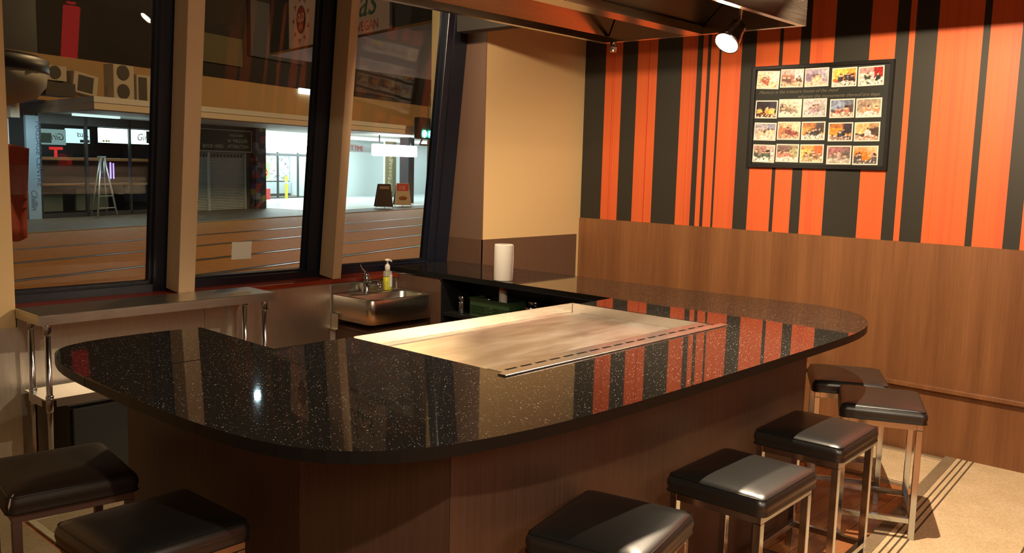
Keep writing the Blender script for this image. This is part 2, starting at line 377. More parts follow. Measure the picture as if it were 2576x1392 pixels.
m=MB(); gb(m,2.048,3.470,1.868,1.9045,.9325,.9375,.001); gb(m,2.089,3.421,1.9055,1.909,.900,.9325); m.build('front_rail',M['griddle_rim'],gd)
# ================================================================ HOOD
hd=thing('extractor_hood','large stainless steel extractor hood hanging above the griddle','extractor hood',(2.75,2.175,2.2))
hx,hy=2.75,2.175; X0,X1,Y0,Y1=-.85,.85,-.515,.515
m=MB(); t=.004; HH=.62
m.box(X0,X1,Y0,Y0+t,0,HH); m.box(X0,X1,Y1-t,Y1,0,HH); m.box(X0,X0+t,Y0+t,Y1-t,0,HH); m.box(X1-t,X1,Y0+t,Y1-t,0,HH)
m.build('canopy',M['hood'],hd)
m=MB(); fw=.028
for z in (0,):
    m.box(X0+t,X1-t,Y0+t,Y0+fw,.0,.004); m.box(X0+t,X1-t,Y1-fw,Y1-t,.0,.004); m.box(X0+t,X0+fw,Y0+fw,Y1-fw,0,.004); m.box(X1-fw,X1-t,Y0+fw,Y1-fw,0,.004)
m.box(X0+fw,X1-fw,Y0+fw-.003,Y0+fw,.004,.03); m.box(X0+fw,X1-fw,Y1-fw,Y1-fw+.003,.004,.03); m.box(X1-fw,X1-fw+.003,Y0+fw,Y1-fw,.004,.03)
m.build('grease_rim',M['hood'],hd)
m=MB(); m.prism([(-.045,0),(.045,0),(.045,.035),(-.045,.035)],X0+.03,X1-.03,M=Matrix(((0,0,1,0),(1,0,0,0),(0,1,0,.0),(0,0,0,1))),bev=.004); m.build('centre_gutter',M['hood'],hd)
for sgn in (-1,1):
    m=MB(); P=[(sgn*.03,.036),(sgn*.25,.24),(sgn*.25,.26),(sgn*.01,.04)]
    m.prism(P,X0+.01,X1-.01,M=Matrix(((0,0,1,0),(1,0,0,0),(0,1,0,0),(0,0,0,1)))); m.build('filter_bank',M['filter'],hd)
m=MB(); m.box(X0+t,X1-t,-.485,-.255,.24,.25); m.box(X0+t,X1-t,.255,.485,.24,.25); m.build('inner_deck',M['hood'],hd)
m=MB(); 
for sgn in (-1,1): m.prism([(sgn*.487,.03),(sgn*.511,.03),(sgn*.511,.239),(sgn*.40,.239)],X0+.01,X1-.01,M=Matrix(((0,0,1,0),(1,0,0,0),(0,1,0,0),(0,0,0,1))))
m.build('inner_slope',M['hood'],hd)
MB().cyl(.016,-.045,0,c=(X1-.02,Y1-.07,0)).build('drain_plug',M['chrome'],hd)
MB().ball((X1-.03,Y0-.002,.10),.007).build('screw',M['chrome'],hd)
# spotlights -----------------------------------------------------------------
def aim(o,d): o.rotation_euler=Vector(d).to_track_quat('-Z','Y').to_euler()
def spotlight(loc,d,label,scale=1,power=0,angle=80,blend=.4,strength=60,col=(1,.72,.42),arm=None,soft=.03):
    s_=thing('spotlight',label,'spotlight',loc); aim(s_,d)
    r=.052*scale
    m=MB(); m.lathe([(r*.35,r*2.2),(r*.62,r*2.1),(r*.7,r*1.3),(r*.98,r*.3),(r*1.02,0),(r*.94,0),(r*.9,r*.25),(r*.5,r*.5)]); m.build('lamp_housing',M['chrome_dark'],s_)
    m=MB(); m.lathe([(.001,-r*.18),(r*.5,-r*.12),(r*.93,r*.03),(r*.93,r*.12),(.001,r*.12)],n=24); m.build('bulb',emis('lit_bulb',col,strength),s_)
    if arm:
        inv=s_.matrix_basis.inverted() if False else None
        m=MB(); Mr=Vector(d).to_track_quat('-Z','Y').to_matrix().inverted()
        m.tube([Mr@Vector((0,0,0))+Vector((0,0,r*2)),Mr@(Vector(arm)-Vector(loc))],.008*scale,8); m.build('bracket',M['chrome_dark'],s_)
    if power:
        l=bpy.data.lights.new('spot_beam','SPOT'); l.energy=power; l.color=(1,.78,.54); l.spot_size=R(angle); l.spot_blend=blend; l.shadow_soft_size=soft
        o=bpy.data.objects.new('spot_beam',l); COL.objects.link(o); o.parent=s_; o.location=(0,0,-r*.4)
    return s_
spotlight((3.32,1.865,2.112),(-.70,.10,-.75),'glowing spotlight hanging below the right end of the extractor hood',1,110,120,.5,90,arm=(3.36,1.80,2.44))
spotlight((.75,-.1,2.535),(2.6,2.6,-1.75),'ceiling spotlight above the near end of the counter',1,65,100,.5,10,arm=(.75,-.1,2.85))
spotlight((3.55,1.36,2.445),(.50,.1,-1.0),'ceiling spotlight before the hood turned towards the striped wall',1,175,150,.4,10,arm=(3.55,1.36,2.85),soft=.006)
spotlight((2.85,3.15,2.56),(1.9,.80,-1.0),'ceiling spotlight turned towards the beige column',1,78,90,.35,10,arm=(2.85,3.15,2.85))
# red illuminated sign box on the far side of the room, seen only as a reflection
rs=thing('sign_box','tall red illuminated sign box hung at the back of the room','sign',(4.62,-2.8,1.22))
MB().box(-.085,.085,-.05,.05,0,.62,.01).build('lit_face',emis('red_sign_glow',(1,.02,.03),4),rs)
MB().box(-.05,.03,-.05,.05,.64,.98,.01).build('lit_face',emis('red_sign_glow_upper',(1,.02,.03),4),rs); MB().box(.035,.085,-.05,.05,.70,.76,.01).build('lit_face',emis('red_sign_glow_side',(1,.02,.03),10),rs); MB().box(-.09,.09,-.06,-.052,0,1.0).build('back_plate',M['black'],rs)
MB().cyl(.006,1.0,1.63).build('hanger',M['black'],rs)
# ================================================================ PHOTO BOARD
bd=thing('photo_board','black framed board of twenty snapshots with handwritten line on striped wall','picture frame',(XW-.0015,2.348,1.943))
# local axes: +Y of the wall runs away from the viewer's right; build in wall coordinates relative to centre
def wb(m,yl,yr,z0,z1,d0,d1,bev=0): # yl>yr world offsets
    m.box(-d1,-d0,yr,yl,z0,z1,bev); return m
HW,HZ=.441,.317
m=MB(); wb(m,HW,HW-.022,-HZ,HZ,0,.03,.002); wb(m,-HW+.022,-HW,-HZ,HZ,0,.03,.002); wb(m,HW-.022,-HW+.022,HZ-.022,HZ,0,.03,.002); wb(m,HW-.022,-HW+.022,-HZ,-HZ+.022,0,.03,.002)
m.build('frame',mat('black_frame',(.008,.007,.006),.4),bd)
wb(MB(),HW-.022,-HW+.022,-HZ+.022,HZ-.022,0,.012).build('backing_board',mat('black_card',(.012,.013,.008),.6),bd)
TW=Matrix(((0,0,-1,0),(-1,0,0,0),(0,1,0,0),(0,0,0,1)))   # text on the right-hand wall
chalk=mat('faded_chalk',(.15,.125,.085),.8)
m=MB()
m.text('Memory is the treasure house of the mind',.028,Matrix.Translation((-.0125,.395,.146))@TW,shear=.4,sx=1.06)
m.text('wherein the monuments thereof are kept',.028,Matrix.Translation((-.0125,.135,.114))@TW,shear=.4,sx=1.06)
m.build('handwriting',chalk,bd)
pcm=bpy.data.materials.new('snapshot'); pcm.use_nodes=True; N,L,b=nt(pcm); at=N.new('ShaderNodeVertexColor'); at.layer_name='Col'; L.new(at.outputs['Color'],b.inputs['Base Color']); b.inputs['Roughness'].default_value=.35
border=mat('photo_border',(.78,.66,.55),.5)
# background colour, wall band colour, people colours, table colour, and a look
looks=[((.85,.55,.30),(.9,.8,.65),(.35,.08,.04),(.95,.75,.45)),((.45,.18,.10),(.8,.75,.7),(.10,.04,.03),(.6,.38,.22)),((.30,.20,.28),(.5,.45,.5),(.6,.4,.25),(.7,.55,.4)),((.80,.16,.03),(.95,.6,.12),(.04,.03,.03),(.65,.55,.48)),((.6,.5,.45),(.35,.02,.02),(.03,.04,.03),(.85,.75,.6)),
((.02,.01,.01),(.03,.02,.04),(.9,.35,.08),(.08,.03,.02)),((.6,.5,.35),(.75,.65,.5),(.2,.15,.1),(.8,.7,.5)),((.45,.38,.34),(.65,.5,.48),(.3,.2,.22),(.5,.45,.45)),((.10,.07,.07),(.25,.3,.4),(.4,.12,.08),(.55,.42,.3)),((.45,.40,.24),(.35,.25,.18),(.55,.22,.12),(.8,.72,.65)),
((.5,.42,.4),(.3,.3,.4),(.6,.45,.3),(.75,.62,.5)),((.5,.2,.1),(.85,.65,.4),(.2,.05,.04),(.6,.35,.2)),((.75,.25,.06),(.08,.06,.05),(.05,.04,.04),(.7,.65,.55)),((.85,.28,.04),(.05,.04,.05),(.03,.03,.04),(.35,.2,.15)),((.08,.05,.04),(.8,.45,.2),(.4,.36,.34),(.5,.25,.15)),
((.7,.6,.55),(.45,.25,.2),(.06,.08,.06),(.85,.8,.7)),((.40,.38,.18),(.2,.12,.1),(.5,.2,.14),(.8,.7,.6)),((.9,.5,.14),(.8,.15,.05),(.2,.12,.08),(.55,.42,.2)),((.15,.12,.1),(.35,.15,.15),(.3,.22,.18),(.45,.4,.32)),((.85,.20,.03),(.9,.4,.2),(.08,.06,.06),(.12,.10,.09))]
def snapshot(k):
    bgc,band,ppl,tab=looks[k]; r=random.Random(100+k); GX,GY=26,18; PW,PH=.136,.098
    bm=bmesh.new(); vs=[[bm.verts.new((0,PW/2-PW*i/GX,-PH/2+PH*j/GY)) for j in range(GY+1)] for i in range(GX+1)]
    cl=bm.loops.layers.float_color.new('Col')
    heads=[(r.uniform(.1,.9),r.uniform(.42,.68),r.uniform(.05,.09)) for _ in range(r.choice((2,4,5,7)))]
    side=r.random()<.5
    def colour(u,v):
        u+=.05*noise.noise((u*9,v*9,k*5.1)); v+=.05*noise.noise((v*9,u*9,k*2.3+9))
        c=Vector(bgc) if v<.72 else Vector(bgc).lerp(Vector(band),.5)
        if (u>.62)==side and v>.4: c=Vector(band)
        for hx_,hy_,hr in heads:
            if abs(u-hx_)<hr*1.6 and v<hy_-hr*.5 and v>.15: c=Vector(ppl)*(1 if int(hx_*50)%2 else 1.5)
            if (u-hx_)**2+((v-hy_)*.8)**2<hr*hr: c=Vector((.75,.45,.30)) if v<hy_+.02 else Vector((.06,.03,.02))
        if v<.26+.05*math.sin(9*u+k): 
            c=Vector(tab)
            if noise.noise((u*14,v*18,k*3.1))>.15: c=Vector((.9,.82,.7)) if noise.noise((u*9,v*9,k+7))>0 else Vector(ppl)
        n_=noise.noise((u*11,v*8,k*1.7)); c=c*(1+.8*n_)
        return (max(0,min(1,c[0])),max(0,min(1,c[1])),max(0,min(1,c[2])),1)
    for i in range(GX):
        for j in range(GY):
            f=bm.faces.new((vs[i][j],vs[i][j+1],vs[i+1][j+1],vs[i+1][j]))
            for lp in f.loops: 
                co=lp.vert.co; lp[cl]=colour((PW/2-co.y)/PW,(co.z+PH/2)/PH)
    bmesh.ops.recalc_face_normals(bm,faces=bm.faces)
    if bm.faces[0].normal.x if False else False: pass
    me=bpy.data.meshes.new('picture'); bm.to_mesh(me); bm.free(); me.materials.append(pcm)
    return me
rowz=[.232,.049,-.090,-.228]; tl=[(-.8,0),(-.3,0),(0,0),(.3,0),(.6,0)]
for rI in range(4):
    for c in range(5):
        k=rI*5+c; y=HW-.104-.1585*c-(.012 if c>2 else 0); z=rowz[rI]+(0,.004,.003,0,0)[c]-(.004 if c>2 else 0)
        m=MB(); m.box(-.0140,-.0125,-.075,.075,-.056,.056)
        o=m.build('snapshot_print',border,bd,loc=(0,y,z),rot=(R((-1.5,-.6,.3,.4,.8)[c]*( 1 if rI else 1.8)*(-1)),0,0))
        pm=bpy.data.objects.new('picture',snapshot(k)); COL.objects.link(pm); pm.parent=o; pm.location=(-.0146,0,0)
# ================================================================ STOOLS
def make_stool(name,label,sx,sy,leather,metal,H=.60,group=None):
    t=thing(name,label,'stool',group=group)
    # padded seat
    bm=bmesh.new(); a,b_=sx/2,sy/2; th=.058
    nx=ny=14; top=[]
    def inset(u): return u
    m=MB()
    rings=[(0,-.006),(.004,0),(0,.018),(.001,.030),(.006,.043),(.014,.051),(.030,.056),(.06,.060),(.11,.062)]
    prev=None
    def rr(ax,by,rad,seg=6):
        P=[]
        for cx,cy,a0 in ((ax-rad,by-rad,0),(-ax+rad,by-rad,90),(-ax+rad,-by+rad,180),(ax-rad,-by+rad,270)):
            for i in range(seg+1):
                an=R(a0+90*i/seg); P.append((cx+rad*math.cos(an),cy+rad*math.sin(an)))
        return P
    rs_=[]
    for ins,z in rings:
        P=rr(a-ins,b_-ins,max(.008,.030-ins*.1)); rs_.append([m.bm.verts.new((x,y,H-.055+z)) for x,y in P])
    for A,B in zip(rs_,rs_[1:]):
        n=len(A)
        for i in range(n):
            j=(i+1)%n; f=m.bm.faces.new((A[i],A[j],B[j],B[i])); f.smooth=True
    m.bm.faces.new(rs_[0][::-1]); f=m.bm.faces.new(rs_[-1]); f.smooth=True
    m.build('seat',leather,t)
    m=MB()
    P=rr(a-.0095,b_-.0095,.022,5); m.tube([(x,y,H-.0085) for x,y in P]+[(P[0][0],P[0][1],H-.0085)],.0022,6); m.build('seat_piping',M['seam'],t)
    q=.013; la,lb=a-.030,b_-.030; zt=H-.064
    for sx_ in (-1,1):
        for sy_ in (-1,1):
            MB().box(sx_*la-q,sx_*la+q,sy_*lb-q,sy_*lb+q,0,zt-.026,.0015).build('leg',metal,t)
    m=MB(); m.box(-la-q,la+q,-lb-q,-lb+q,zt-.0255,zt,.0015); m.box(-la-q,la+q,lb-q,lb+q,zt-.0255,zt,.0015); m.box(-la-q,-la+q,-lb+q,lb-q,zt-.0255,zt); m.box(la-q,la+q,-lb+q,lb-q,zt-.0255,zt); m.box(-la,la,-lb,lb,zt-.004,zt-.001)
    m.build('seat_frame',metal,t)
    m=MB()
    for s_ in (-1,1): m.box(-la+q,la-q,s_*lb-.011,s_*lb+.011,.090,.113,.001); m.box(s_*la-.011,s_*la+.011,-lb+q,lb-q,.090,.113,.001)
    m.build('foot_rail',metal,t)
    return t
G1='black leather bar stools along the counter'
st0=make_stool('bar_stool','',.42,.36,M['leather'],M['chrome'],group=G1)
spots=[((4.425,1.700),27,'black leather stool furthest back, half hidden behind the counter corner'),
       ((4.075,1.405),23,'black leather stool turned askew with its legs on the striped mat'),
       ((3.385,1.405),2,'middle one of the five black leather stools right of the counter, chrome legs on bare boards'),
       ((2.690,1.360),1,'black leather stool between the cut off front stool and the third one'),
       ((2.020,1.415),12,'nearest black leather stool on the right, legs cut off by the photo edge')]
for i,((x,y),a,lab) in enumerate(spots):
    o=st0 if i==0 else copy_tree(st0); o.location=(x,y,0); o.rotation_euler=(0,0,R(a)); o['label']=lab
o=make_stool('bar_stool','dark brown leather stool at bottom left with a frayed seam',.38,.42,M['leather_brown'],mat('dull_brown_metal',(.13,.075,.06),.45,.4),.605,'stools at the left end of the counter')
o.location=(1.085,2.92,0); o.rotation_euler=(0,0,R(-8))
m=MB(); m.tube([(-.165,-.186,.603),(-.174,-.194,.592),(-.181,-.203,.575),(-.184,-.205,.556)],[.002,.0035,.003,.001],6); m.build('frayed_seam',mat('torn_white_padding',(.45,.40,.36),.9),o)
o=make_stool('bar_stool','black leather stool at bottom left in front of the brown one',.40,.37,M['leather'],M['chrome_dark'],.60,'stools at the left end of the counter')
o.location=(1.10,2.31,0); o.rotation_euler=(0,0,R(1))
# ================================================================ MATS
def runner(name,label,pts_dir,length,width,loc,rotz,pale=False):
    t=thing(name,label,'mat',loc,rotz); L2,W2=length,width
    MB().box(0,L2,-W2+.06,-.06,0,.008).build('pile',M['mat'],t)
    m=MB(); m.box(0,L2,-.0595,0,0,.009); m.box(0,L2,-W2,-W2+.0595,0,.009); m.build('border',M['mat_pale'] if pale else M['mat_dark'],t)
    if not pale:
        m=MB()
        for s_ in (0,1,2):
            for y in (-.085-.03*s_,-W2+.085+.03*s_): m.box(0,L2,y-.004,y+.004,.0085,.0095)
        m.build('stripe',M['mat_line'],t)
    return t
runner('floor_mat','long beige mat with three thin brown stripes along its dark border',0,1.98,.70,(3.40,1.300,.0105),R(4.6))
t=thing('floor_mat','short beige mat with thin dark border against the right wall','mat',(4.68,1.36,0))
MB().box(.03,.60,0,1.6,0,.008).build('pile',M['mat'],t)
m=MB(); m.box(0,.0295,0,1.6,0,.009); m.box(.6005,.64,0,1.6,0,.009); m.build('border',M['mat_dark'],t)
m=MB(); m.box(.042,.047,0,1.6,.0085,.0095); m.box(.575,.58,0,1.6,.0085,.0095); m.build('stripe',M['mat_line'],t)
t=thing('floor_mat','olive beige mat with pale edging under the steel table','mat',(1.36,3.16,0))
MB().box(.032,1.2,0,.85,0,.008).build('pile',M['mat_olive'],t); m=MB(); m.box(0,.03,0,.88,0,.009); m.box(.031,1.2,.851,.88,0,.009); m.build('border',M['mat_pale'],t)
t=thing('floor_mat','plain tan mat on the floor at bottom left','mat',(.72,1.5,0))
MB().box(0,.62,0,2.75,0,.007).build('pile',M['mat_olive'],t)
# ================================================================ STEEL TABLE
tb=thing('steel_table','narrow stainless steel work table with lower shelf under the first window','table',(1.445,4.055,0))
TL,TD=1.178,.268
m=MB(); m.box(0,TL,0,TD,.893,.90,.002); m.box(0,TL,0,.004,.855,.893); m.box(0,.004,.004,TD,.855,.893); m.box(TL-.004,TL,.004,TD,.855,.893); m.box(.004,TL-.004,.004,.016,.855,.858); m.build('table_top',M['steel'],tb)
for lx,ly in ((.047,.035),(TL-.045,.035),(.047,TD-.04),(TL-.045,TD-.04)):
    l=MB().cyl(.0130,.03,.893,c=(lx,ly,0)).build('leg',M['chrome'],tb)
    MB().lathe([(.015,.805),(.017,.81),(.017,.85),(.015,.855)],(lx,ly,0)).build('collar',M['chrome'],l); MB().lathe([(.015,.455),(.017,.46),(.017,.53),(.015,.535)],(lx,ly,0)).build('collar',M['chrome'],l); MB().lathe([(.012,.0),(.016,.005),(.016,.03)],(lx,ly,0)).build('foot',M['chrome'],l)
m=MB(); m.box(.02,TL-.02,.012,TD-.012,.515,.521); m.box(.067,TL-.066,.012,.016,.482,.515); m.box(.02,.024,.055,TD-.06,.482,.515); m.box(TL-.024,TL-.02,.055,TD-.06,.482,.515); m.build('lower_shelf',M['steel'],tb)
sp=thing('splashback','brushed stainless steel splashback sheets on the wall under the windows','splashback',(1.46,4.361,0))
for a,b_,z0,z1 in ((0,.92,.0,.866),(.924,1.735,.0,.866)):
    MB().box(a,b_,-.006,0,z0,z1).build('steel_sheet',M['steel_v'],sp)
MB().box(2.235,2.25,-.006,0,.05,.866).build('edge_strip',M['steel_v'],sp)
bx=thing('storage_box','black cabinet tucked beneath the shelf of the steel table','cabinet',(1.58,4.09,0))
MB().box(0,.95,.02,.24,.04,.46,.004).build('body',M['black'],bx)
for q in (0,1): 
    d=MB().box(.01+.47*q,.46+.47*q,.002,.0195,.06,.45,.003).build('door',mat('dark_grey_door',(.012,.014,.012),.6),bx)
    MB().box(.38+.13*q-.02*q,.40+.13*q-.02*q,-.008,.0015,.20,.30).build('handle',M['black'],d)
# ================================================================ SINK
sk=thing('hand_sink','small wall hung stainless steel hand sink below the right window','sink',(3.205,3.985,.66))
SX,SY,SH=.490,.368,.143
def rrp(x0,x1,y0,y1,r,seg=6,fl=True):
    P=[]
    for cx,cy,a0,rr_ in ((x1-r,y1-.004,0,.004),(x0+r,y1-.004,90,.004)) if False else ():
        pass
    for (cx,cy,a0,rr_) in ((x1-.004,y1-.004,0,.004),(x0+.004,y1-.004,90,.004),(x0+r,y0+r,180,r),(x1-r,y0+r,270,r)):
        for i in range(seg+1):
            an=R(a0+90*i/seg); P.append((cx+rr_*math.cos(an),cy+rr_*math.sin(an)))
    return P
def full(x0,x1,y0,y1,r,seg=6):
    P=[]
    for cx,cy,a0 in ((x1-r,y1-r,0),(x0+r,y1-r,90),(x0+r,y0+r,180),(x1-r,y0+r,270)):
        for i in range(seg+1):
            an=R(a0+90*i/seg); P.append((cx+r*math.cos(an),cy+r*math.sin(an)))
    return P
m=MB(); lays=[(rrp(0,SX,0,SY,.045),0),(rrp(0,SX,0,SY,.045),SH-.003),(rrp(.002,SX-.002,.002,SY-.002,.043),SH)]
inn=[(full(.03,SX-.03,.028,SY-.115,.05),SH),(full(.036,SX-.036,.034,SY-.121,.046),SH-.006),(full(.045,SX-.045,.045,SY-.13,.042),SH-.10),(full(.08,SX-.08,.08,SY-.16,.03),SH-.115)]
def ring(P,z): return [m.bm.verts.new((x,y,z)) for x,y in P]
rs_=[ring(P,z) for P,z in lays+inn]
for A,B in zip(rs_,rs_[1:]):
    n=len(A)
    for i in range(n):
        j=(i+1)%n; f=m.bm.faces.new((A[i],A[j],B[j],B[i])); f.smooth=True
m.bm.faces.new(rs_[-1]); m.bm.faces.new(rs_[0][::-1])
m.build('basin',M['steel'],sk)
MB().box(0,SX,SY-.003,SY,SH+.0005,SH+.055,.001).build('upstand',M['steel'],sk)
MB().lathe([(.022,0),(.022,.003),(.006,.003)],(SX/2,.14,SH-.114)).build('drain',M['chrome'],sk)
m=MB(); m.box(-.006,-.001,.30,.366,-.06,.03); m.box(-.02,-.006,.30,.366,-.065,-.060); m.build('wall_bracket',M['steel_v'],sk)
tp=thing('mixer_tap','chrome lever mixer tap at the back of the small sink','tap',(3.425,4.300,.8045))
m=MB(); m.lathe([(.030,0),(.028,.012),(.023,.03),(.021,.065),(.024,.08),(.022,.092),(.012,.098)]); m.build('tap_body',M['chrome'],tp)
m=MB(); m.tube([(0,-.012,.045),(.004,-.045,.058),(.010,-.085,.058),(.013,-.110,.048)],[.017,.015,.0135,.013],14); m.lathe([(.012,0),(.0135,.003),(.0135,.016),(.012,.02)],(.0135,-.113,.026)); m.build('spout',M['chrome'],tp)
m=MB(); m.ball((0,.002,.104),.020,(1,1,.8)); m.tube([(0,.0,.11),(-.012,.006,.128),(-.024,.010,.14),(-.034,.012,.158),(-.036,.012,.172)],[.008,.006,.005,.0045,.004],10); m.build('lever',M['chrome'],tp)
sb=thing('soap_bottle','clear pump bottle of yellow hand soap on the sink','soap bottle',(3.578,4.285,.8045))
m=MB(); m.prism(full(-.027,.027,-.017,.017,.012,4),0.001,.083,bev=.003); smooth(m.build('liquid_soap',M['soap'],sb))
m=MB(); m.prism(full(-.0275,.0275,-.0175,.0175,.012,4),.0835,.118,bev=.004); m.lathe([(.018,.118),(.014,.126)],(0,0,0)); m.build('bottle_shoulder',M['clear'],sb)
MB().box(.002,.022,-.0195,-.0182,.022,.098).build('label',M['label'],sb)
m=MB(); m.lathe([(.0155,.126),(.0165,.129),(.0165,.149),(.013,.158),(.006,.163),(.005,.182)]); m.lathe([(.004,.180),(.018,.183),(.018,.190),(.012,.195),(.002,.196)]); m.tube([(0,-.005,.188),(.0,-.030,.187),(0,-.040,.182)],.005,8); m.build('pump',M['white_plastic'],sb)
uc=thing('sink_cabinet','brown laminate cabinet standing under the small hand sink','cabinet',(3.235,4.04,0))
MB().box(0,.45,.02,.315,.0,.60,.002).build('body',M['dark_laminate'],uc)
for q in (0,1): 
    d=MB().box(.006+.221*q,.222+.221*q,.0,.0195,.06,.585,.002).build('door',M['dark_laminate'],uc)
    MB().box(.19+.045*q,.198+.045*q,-.012,-.0005,.42,.52).build('handle',M['chrome_dark'],d)
MB().box(-.004,.455,-.006,.315,.601,.618,.002).build('cabinet_top',M['dark_laminate'],uc)
# ================================================================ COUNTER ITEMS
rl=thing('paper_towel_roll','upright roll of white paper towel on the black counter','paper roll',(3.792,3.500,.9325))
m=MB(); m.lathe([(.020,.002),(.0535,.0),(.0545,.004),(.0545,.206),(.0535,.21),(.020,.208)],n=40); 
m.tube([(.045,-.0315,.004),(.045,-.0335,.07),(.043,-.037,.12),(.045,-.034,.17),(.044,-.033,.206)],.0022,6); m.build('towel_sheets',M['paper'],rl)
m=MB(); m.lathe([(.0195,.001),(.0195,.209),(.0175,.209),(.0175,.001)]); m.build('cardboard_core',M['card'],rl)
def shaker(loc,label,h=.115,r=.021):
    s_=thing('pepper_mill',label,'shaker',loc)
    m=MB(); m.lathe([(r*.9,0),(r,.003),(r,h*.62),(r*.92,h*.66)]); m.build('body',M['chrome'],s_)
    m=MB(); m.lathe([(r*.93,h*.665),(r*.93,h*.72),(r*.8,h*.73)]); m.build('collar',M['black'],s_)
    m=MB(); m.lathe([(r*.95,h*.735),(r*1.08,h*.78),(r*1.08,h*.93),(r*.6,h)]); m.build('cap',M['chrome'],s_)
    return s_
shaker((3.80,3.845,.6905),'chrome spice shaker on the shelf left of the green basket')
bk=thing('plastic_basket','green perforated plastic basket on the shelf under the counter','basket',(3.79,3.445,.6905))
BX,BY,BH=.175,.32,.105
m=MB(); w=.0025
def lattice(x0,x1,y0,y1,axis):
    # slotted wall: solid bands and thin upright bars
    nb=int((max(x1-x0,y1-y0))/.0125)
    m.box(x0,x1,y0,y1,0,.012); m.box(x0,x1,y0,y1,.066,BH)
    for zz in (.028,.046): m.box(x0,x1,y0,y1,zz,zz+.004)
    for i in range(nb+1):
        if axis=='y':
            yy=y0+(y1-y0)*i/nb; 
            if i in (nb//2,nb//2-1): m.box(x0,x1,yy-.006,yy+.006,.012,.066)
            else: m.box(x0,x1,max(y0,yy-.0025),min(y1,yy+.0025),.012,.066)
        else:
            xx=x0+(x1-x0)*i/nb; m.box(max(x0,xx-.0025),min(x1,xx+.0025),y0,y1,.012,.066)
lattice(0,w,0,BY,'y'); lattice(BX-w,BX,0,BY,'y'); lattice(w,BX-w,0,w,'x'); lattice(w,BX-w,BY-w,BY,'x'); m.box(w,BX-w,w,BY-w,0,.003)
m.build('basket_wall',M['green_basket'],bk)
m=MB(); m.box(-.006,w,-.006,BY+.006,BH,BH+.006,.001); m.box(BX-w,BX+.006,-.006,BY+.006,BH,BH+.006,.001); m.box(w,BX-w,-.006,w,BH,BH+.006,.001); m.box(w,BX-w,BY-w,BY+.006,BH,BH+.006,.001); m.build('basket_rim',M['green_basket'],bk)
wbt=thing('sauce_bottle','white squeeze bottle with a red top standing in the green basket','bottle',(3.845,3.545,.695))
MB().lathe([(.023,0),(.025,.004),(.025,.165),(.022,.172)]).build('bottle_body',M['white_plastic'],wbt); MB().lathe([(.0225,.1725),(.022,.186),(.01,.19)]).build('cap',M['red_plastic'],wbt)
jr=thing('steel_jar','small round steel jar lying inside the green basket','jar',(3.85,3.67,.694))
MB().lathe([(.024,0),(.028,.01),(.028,.085),(.024,.092)]).build('body',M['chrome'],jr); MB().lathe([(.0235,.0925),(.0285,.096),(.026,.108),(.012,.114)]).build('lid',M['chrome'],jr)
def tin(loc,r,h,label):
    j=thing('seasoning_tin',label,'tin',loc); MB().lathe([(r*.9,0),(r,.005),(r,h*.75),(r*.93,h*.77)]).build('body',M['chrome'],j); MB().lathe([(r*1.0,h*.775),(r*1.18,h*.80),(r*1.18,h*.9),(r*.7,h)]).build('lid',M['chrome'],j)
tin((3.83,3.315,.6905),.028,.112,'steel seasoning tin with wide lid on the shelf right of the green basket')
tin((3.92,3.36,.6905),.036,.135,'taller steel tin behind the seasoning tin near the green basket')
# ================================================================ STREET (frame turned 17 degrees from the room)
A17=R(17); cu_,su_=math.cos(A17),math.sin(A17)
def W(u,n,z=0): return (u*cu_-n*su_, u*su_+n*cu_, z)
def sthing(name,label,cat,u,n,z=0,group=None,rot=0): return thing(name,label,cat,W(u,n,z),A17+rot,group)
TS=Matrix.Rotation(R(90),4,'X')
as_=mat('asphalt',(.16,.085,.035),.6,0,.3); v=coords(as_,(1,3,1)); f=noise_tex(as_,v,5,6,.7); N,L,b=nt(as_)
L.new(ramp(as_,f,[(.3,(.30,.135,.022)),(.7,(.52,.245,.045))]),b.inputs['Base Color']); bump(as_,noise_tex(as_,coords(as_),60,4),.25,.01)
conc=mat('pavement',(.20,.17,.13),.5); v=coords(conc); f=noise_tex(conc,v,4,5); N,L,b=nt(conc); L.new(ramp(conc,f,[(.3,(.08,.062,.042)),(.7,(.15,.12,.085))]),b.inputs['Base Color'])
def sstruct(m,name,mt,u=0,n=0,z=0,label=None,cat=None): 
    o=m.build(name,mt); o.location=W(u,n,z); o.rotation_euler=(0,0,A17); return struct(o,label,cat)
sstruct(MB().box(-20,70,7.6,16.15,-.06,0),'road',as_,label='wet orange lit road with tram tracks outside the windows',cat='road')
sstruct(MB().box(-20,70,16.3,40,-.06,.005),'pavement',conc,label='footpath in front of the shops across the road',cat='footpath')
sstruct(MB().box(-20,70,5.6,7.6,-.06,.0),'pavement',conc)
sstruct(MB().box(-20,70,16.15,16.3,-.06,.02,.01),'kerb',mat('kerb_stone',(.22,.19,.15),.7),label='stone kerb between the road and the far footpath',cat='kerb')
rail=mat('tram_rail',(.34,.32,.30),.32,.9); groove=mat('rail_groove',(.02,.012,.008),.6)
for n_,lab in ((8.9,'tram rail nearest to the windows'),(10.25,'second tram rail from the windows'),(11.9,'third tram rail from the windows'),(13.55,'tram rail furthest from the windows')):
    t=sthing('tram_rail',lab,'tram rail',0,n_,0,'tram rails in the road')
    MB().box(-10,60,-.035,.035,.0005,.008).build('rail_head',rail,t); MB().box(-10,60,.04,.15,.0003,.002).build('rail_groove',groove,t); 
for n_ in (7.9,9.6,12.8,14.9):
    pass
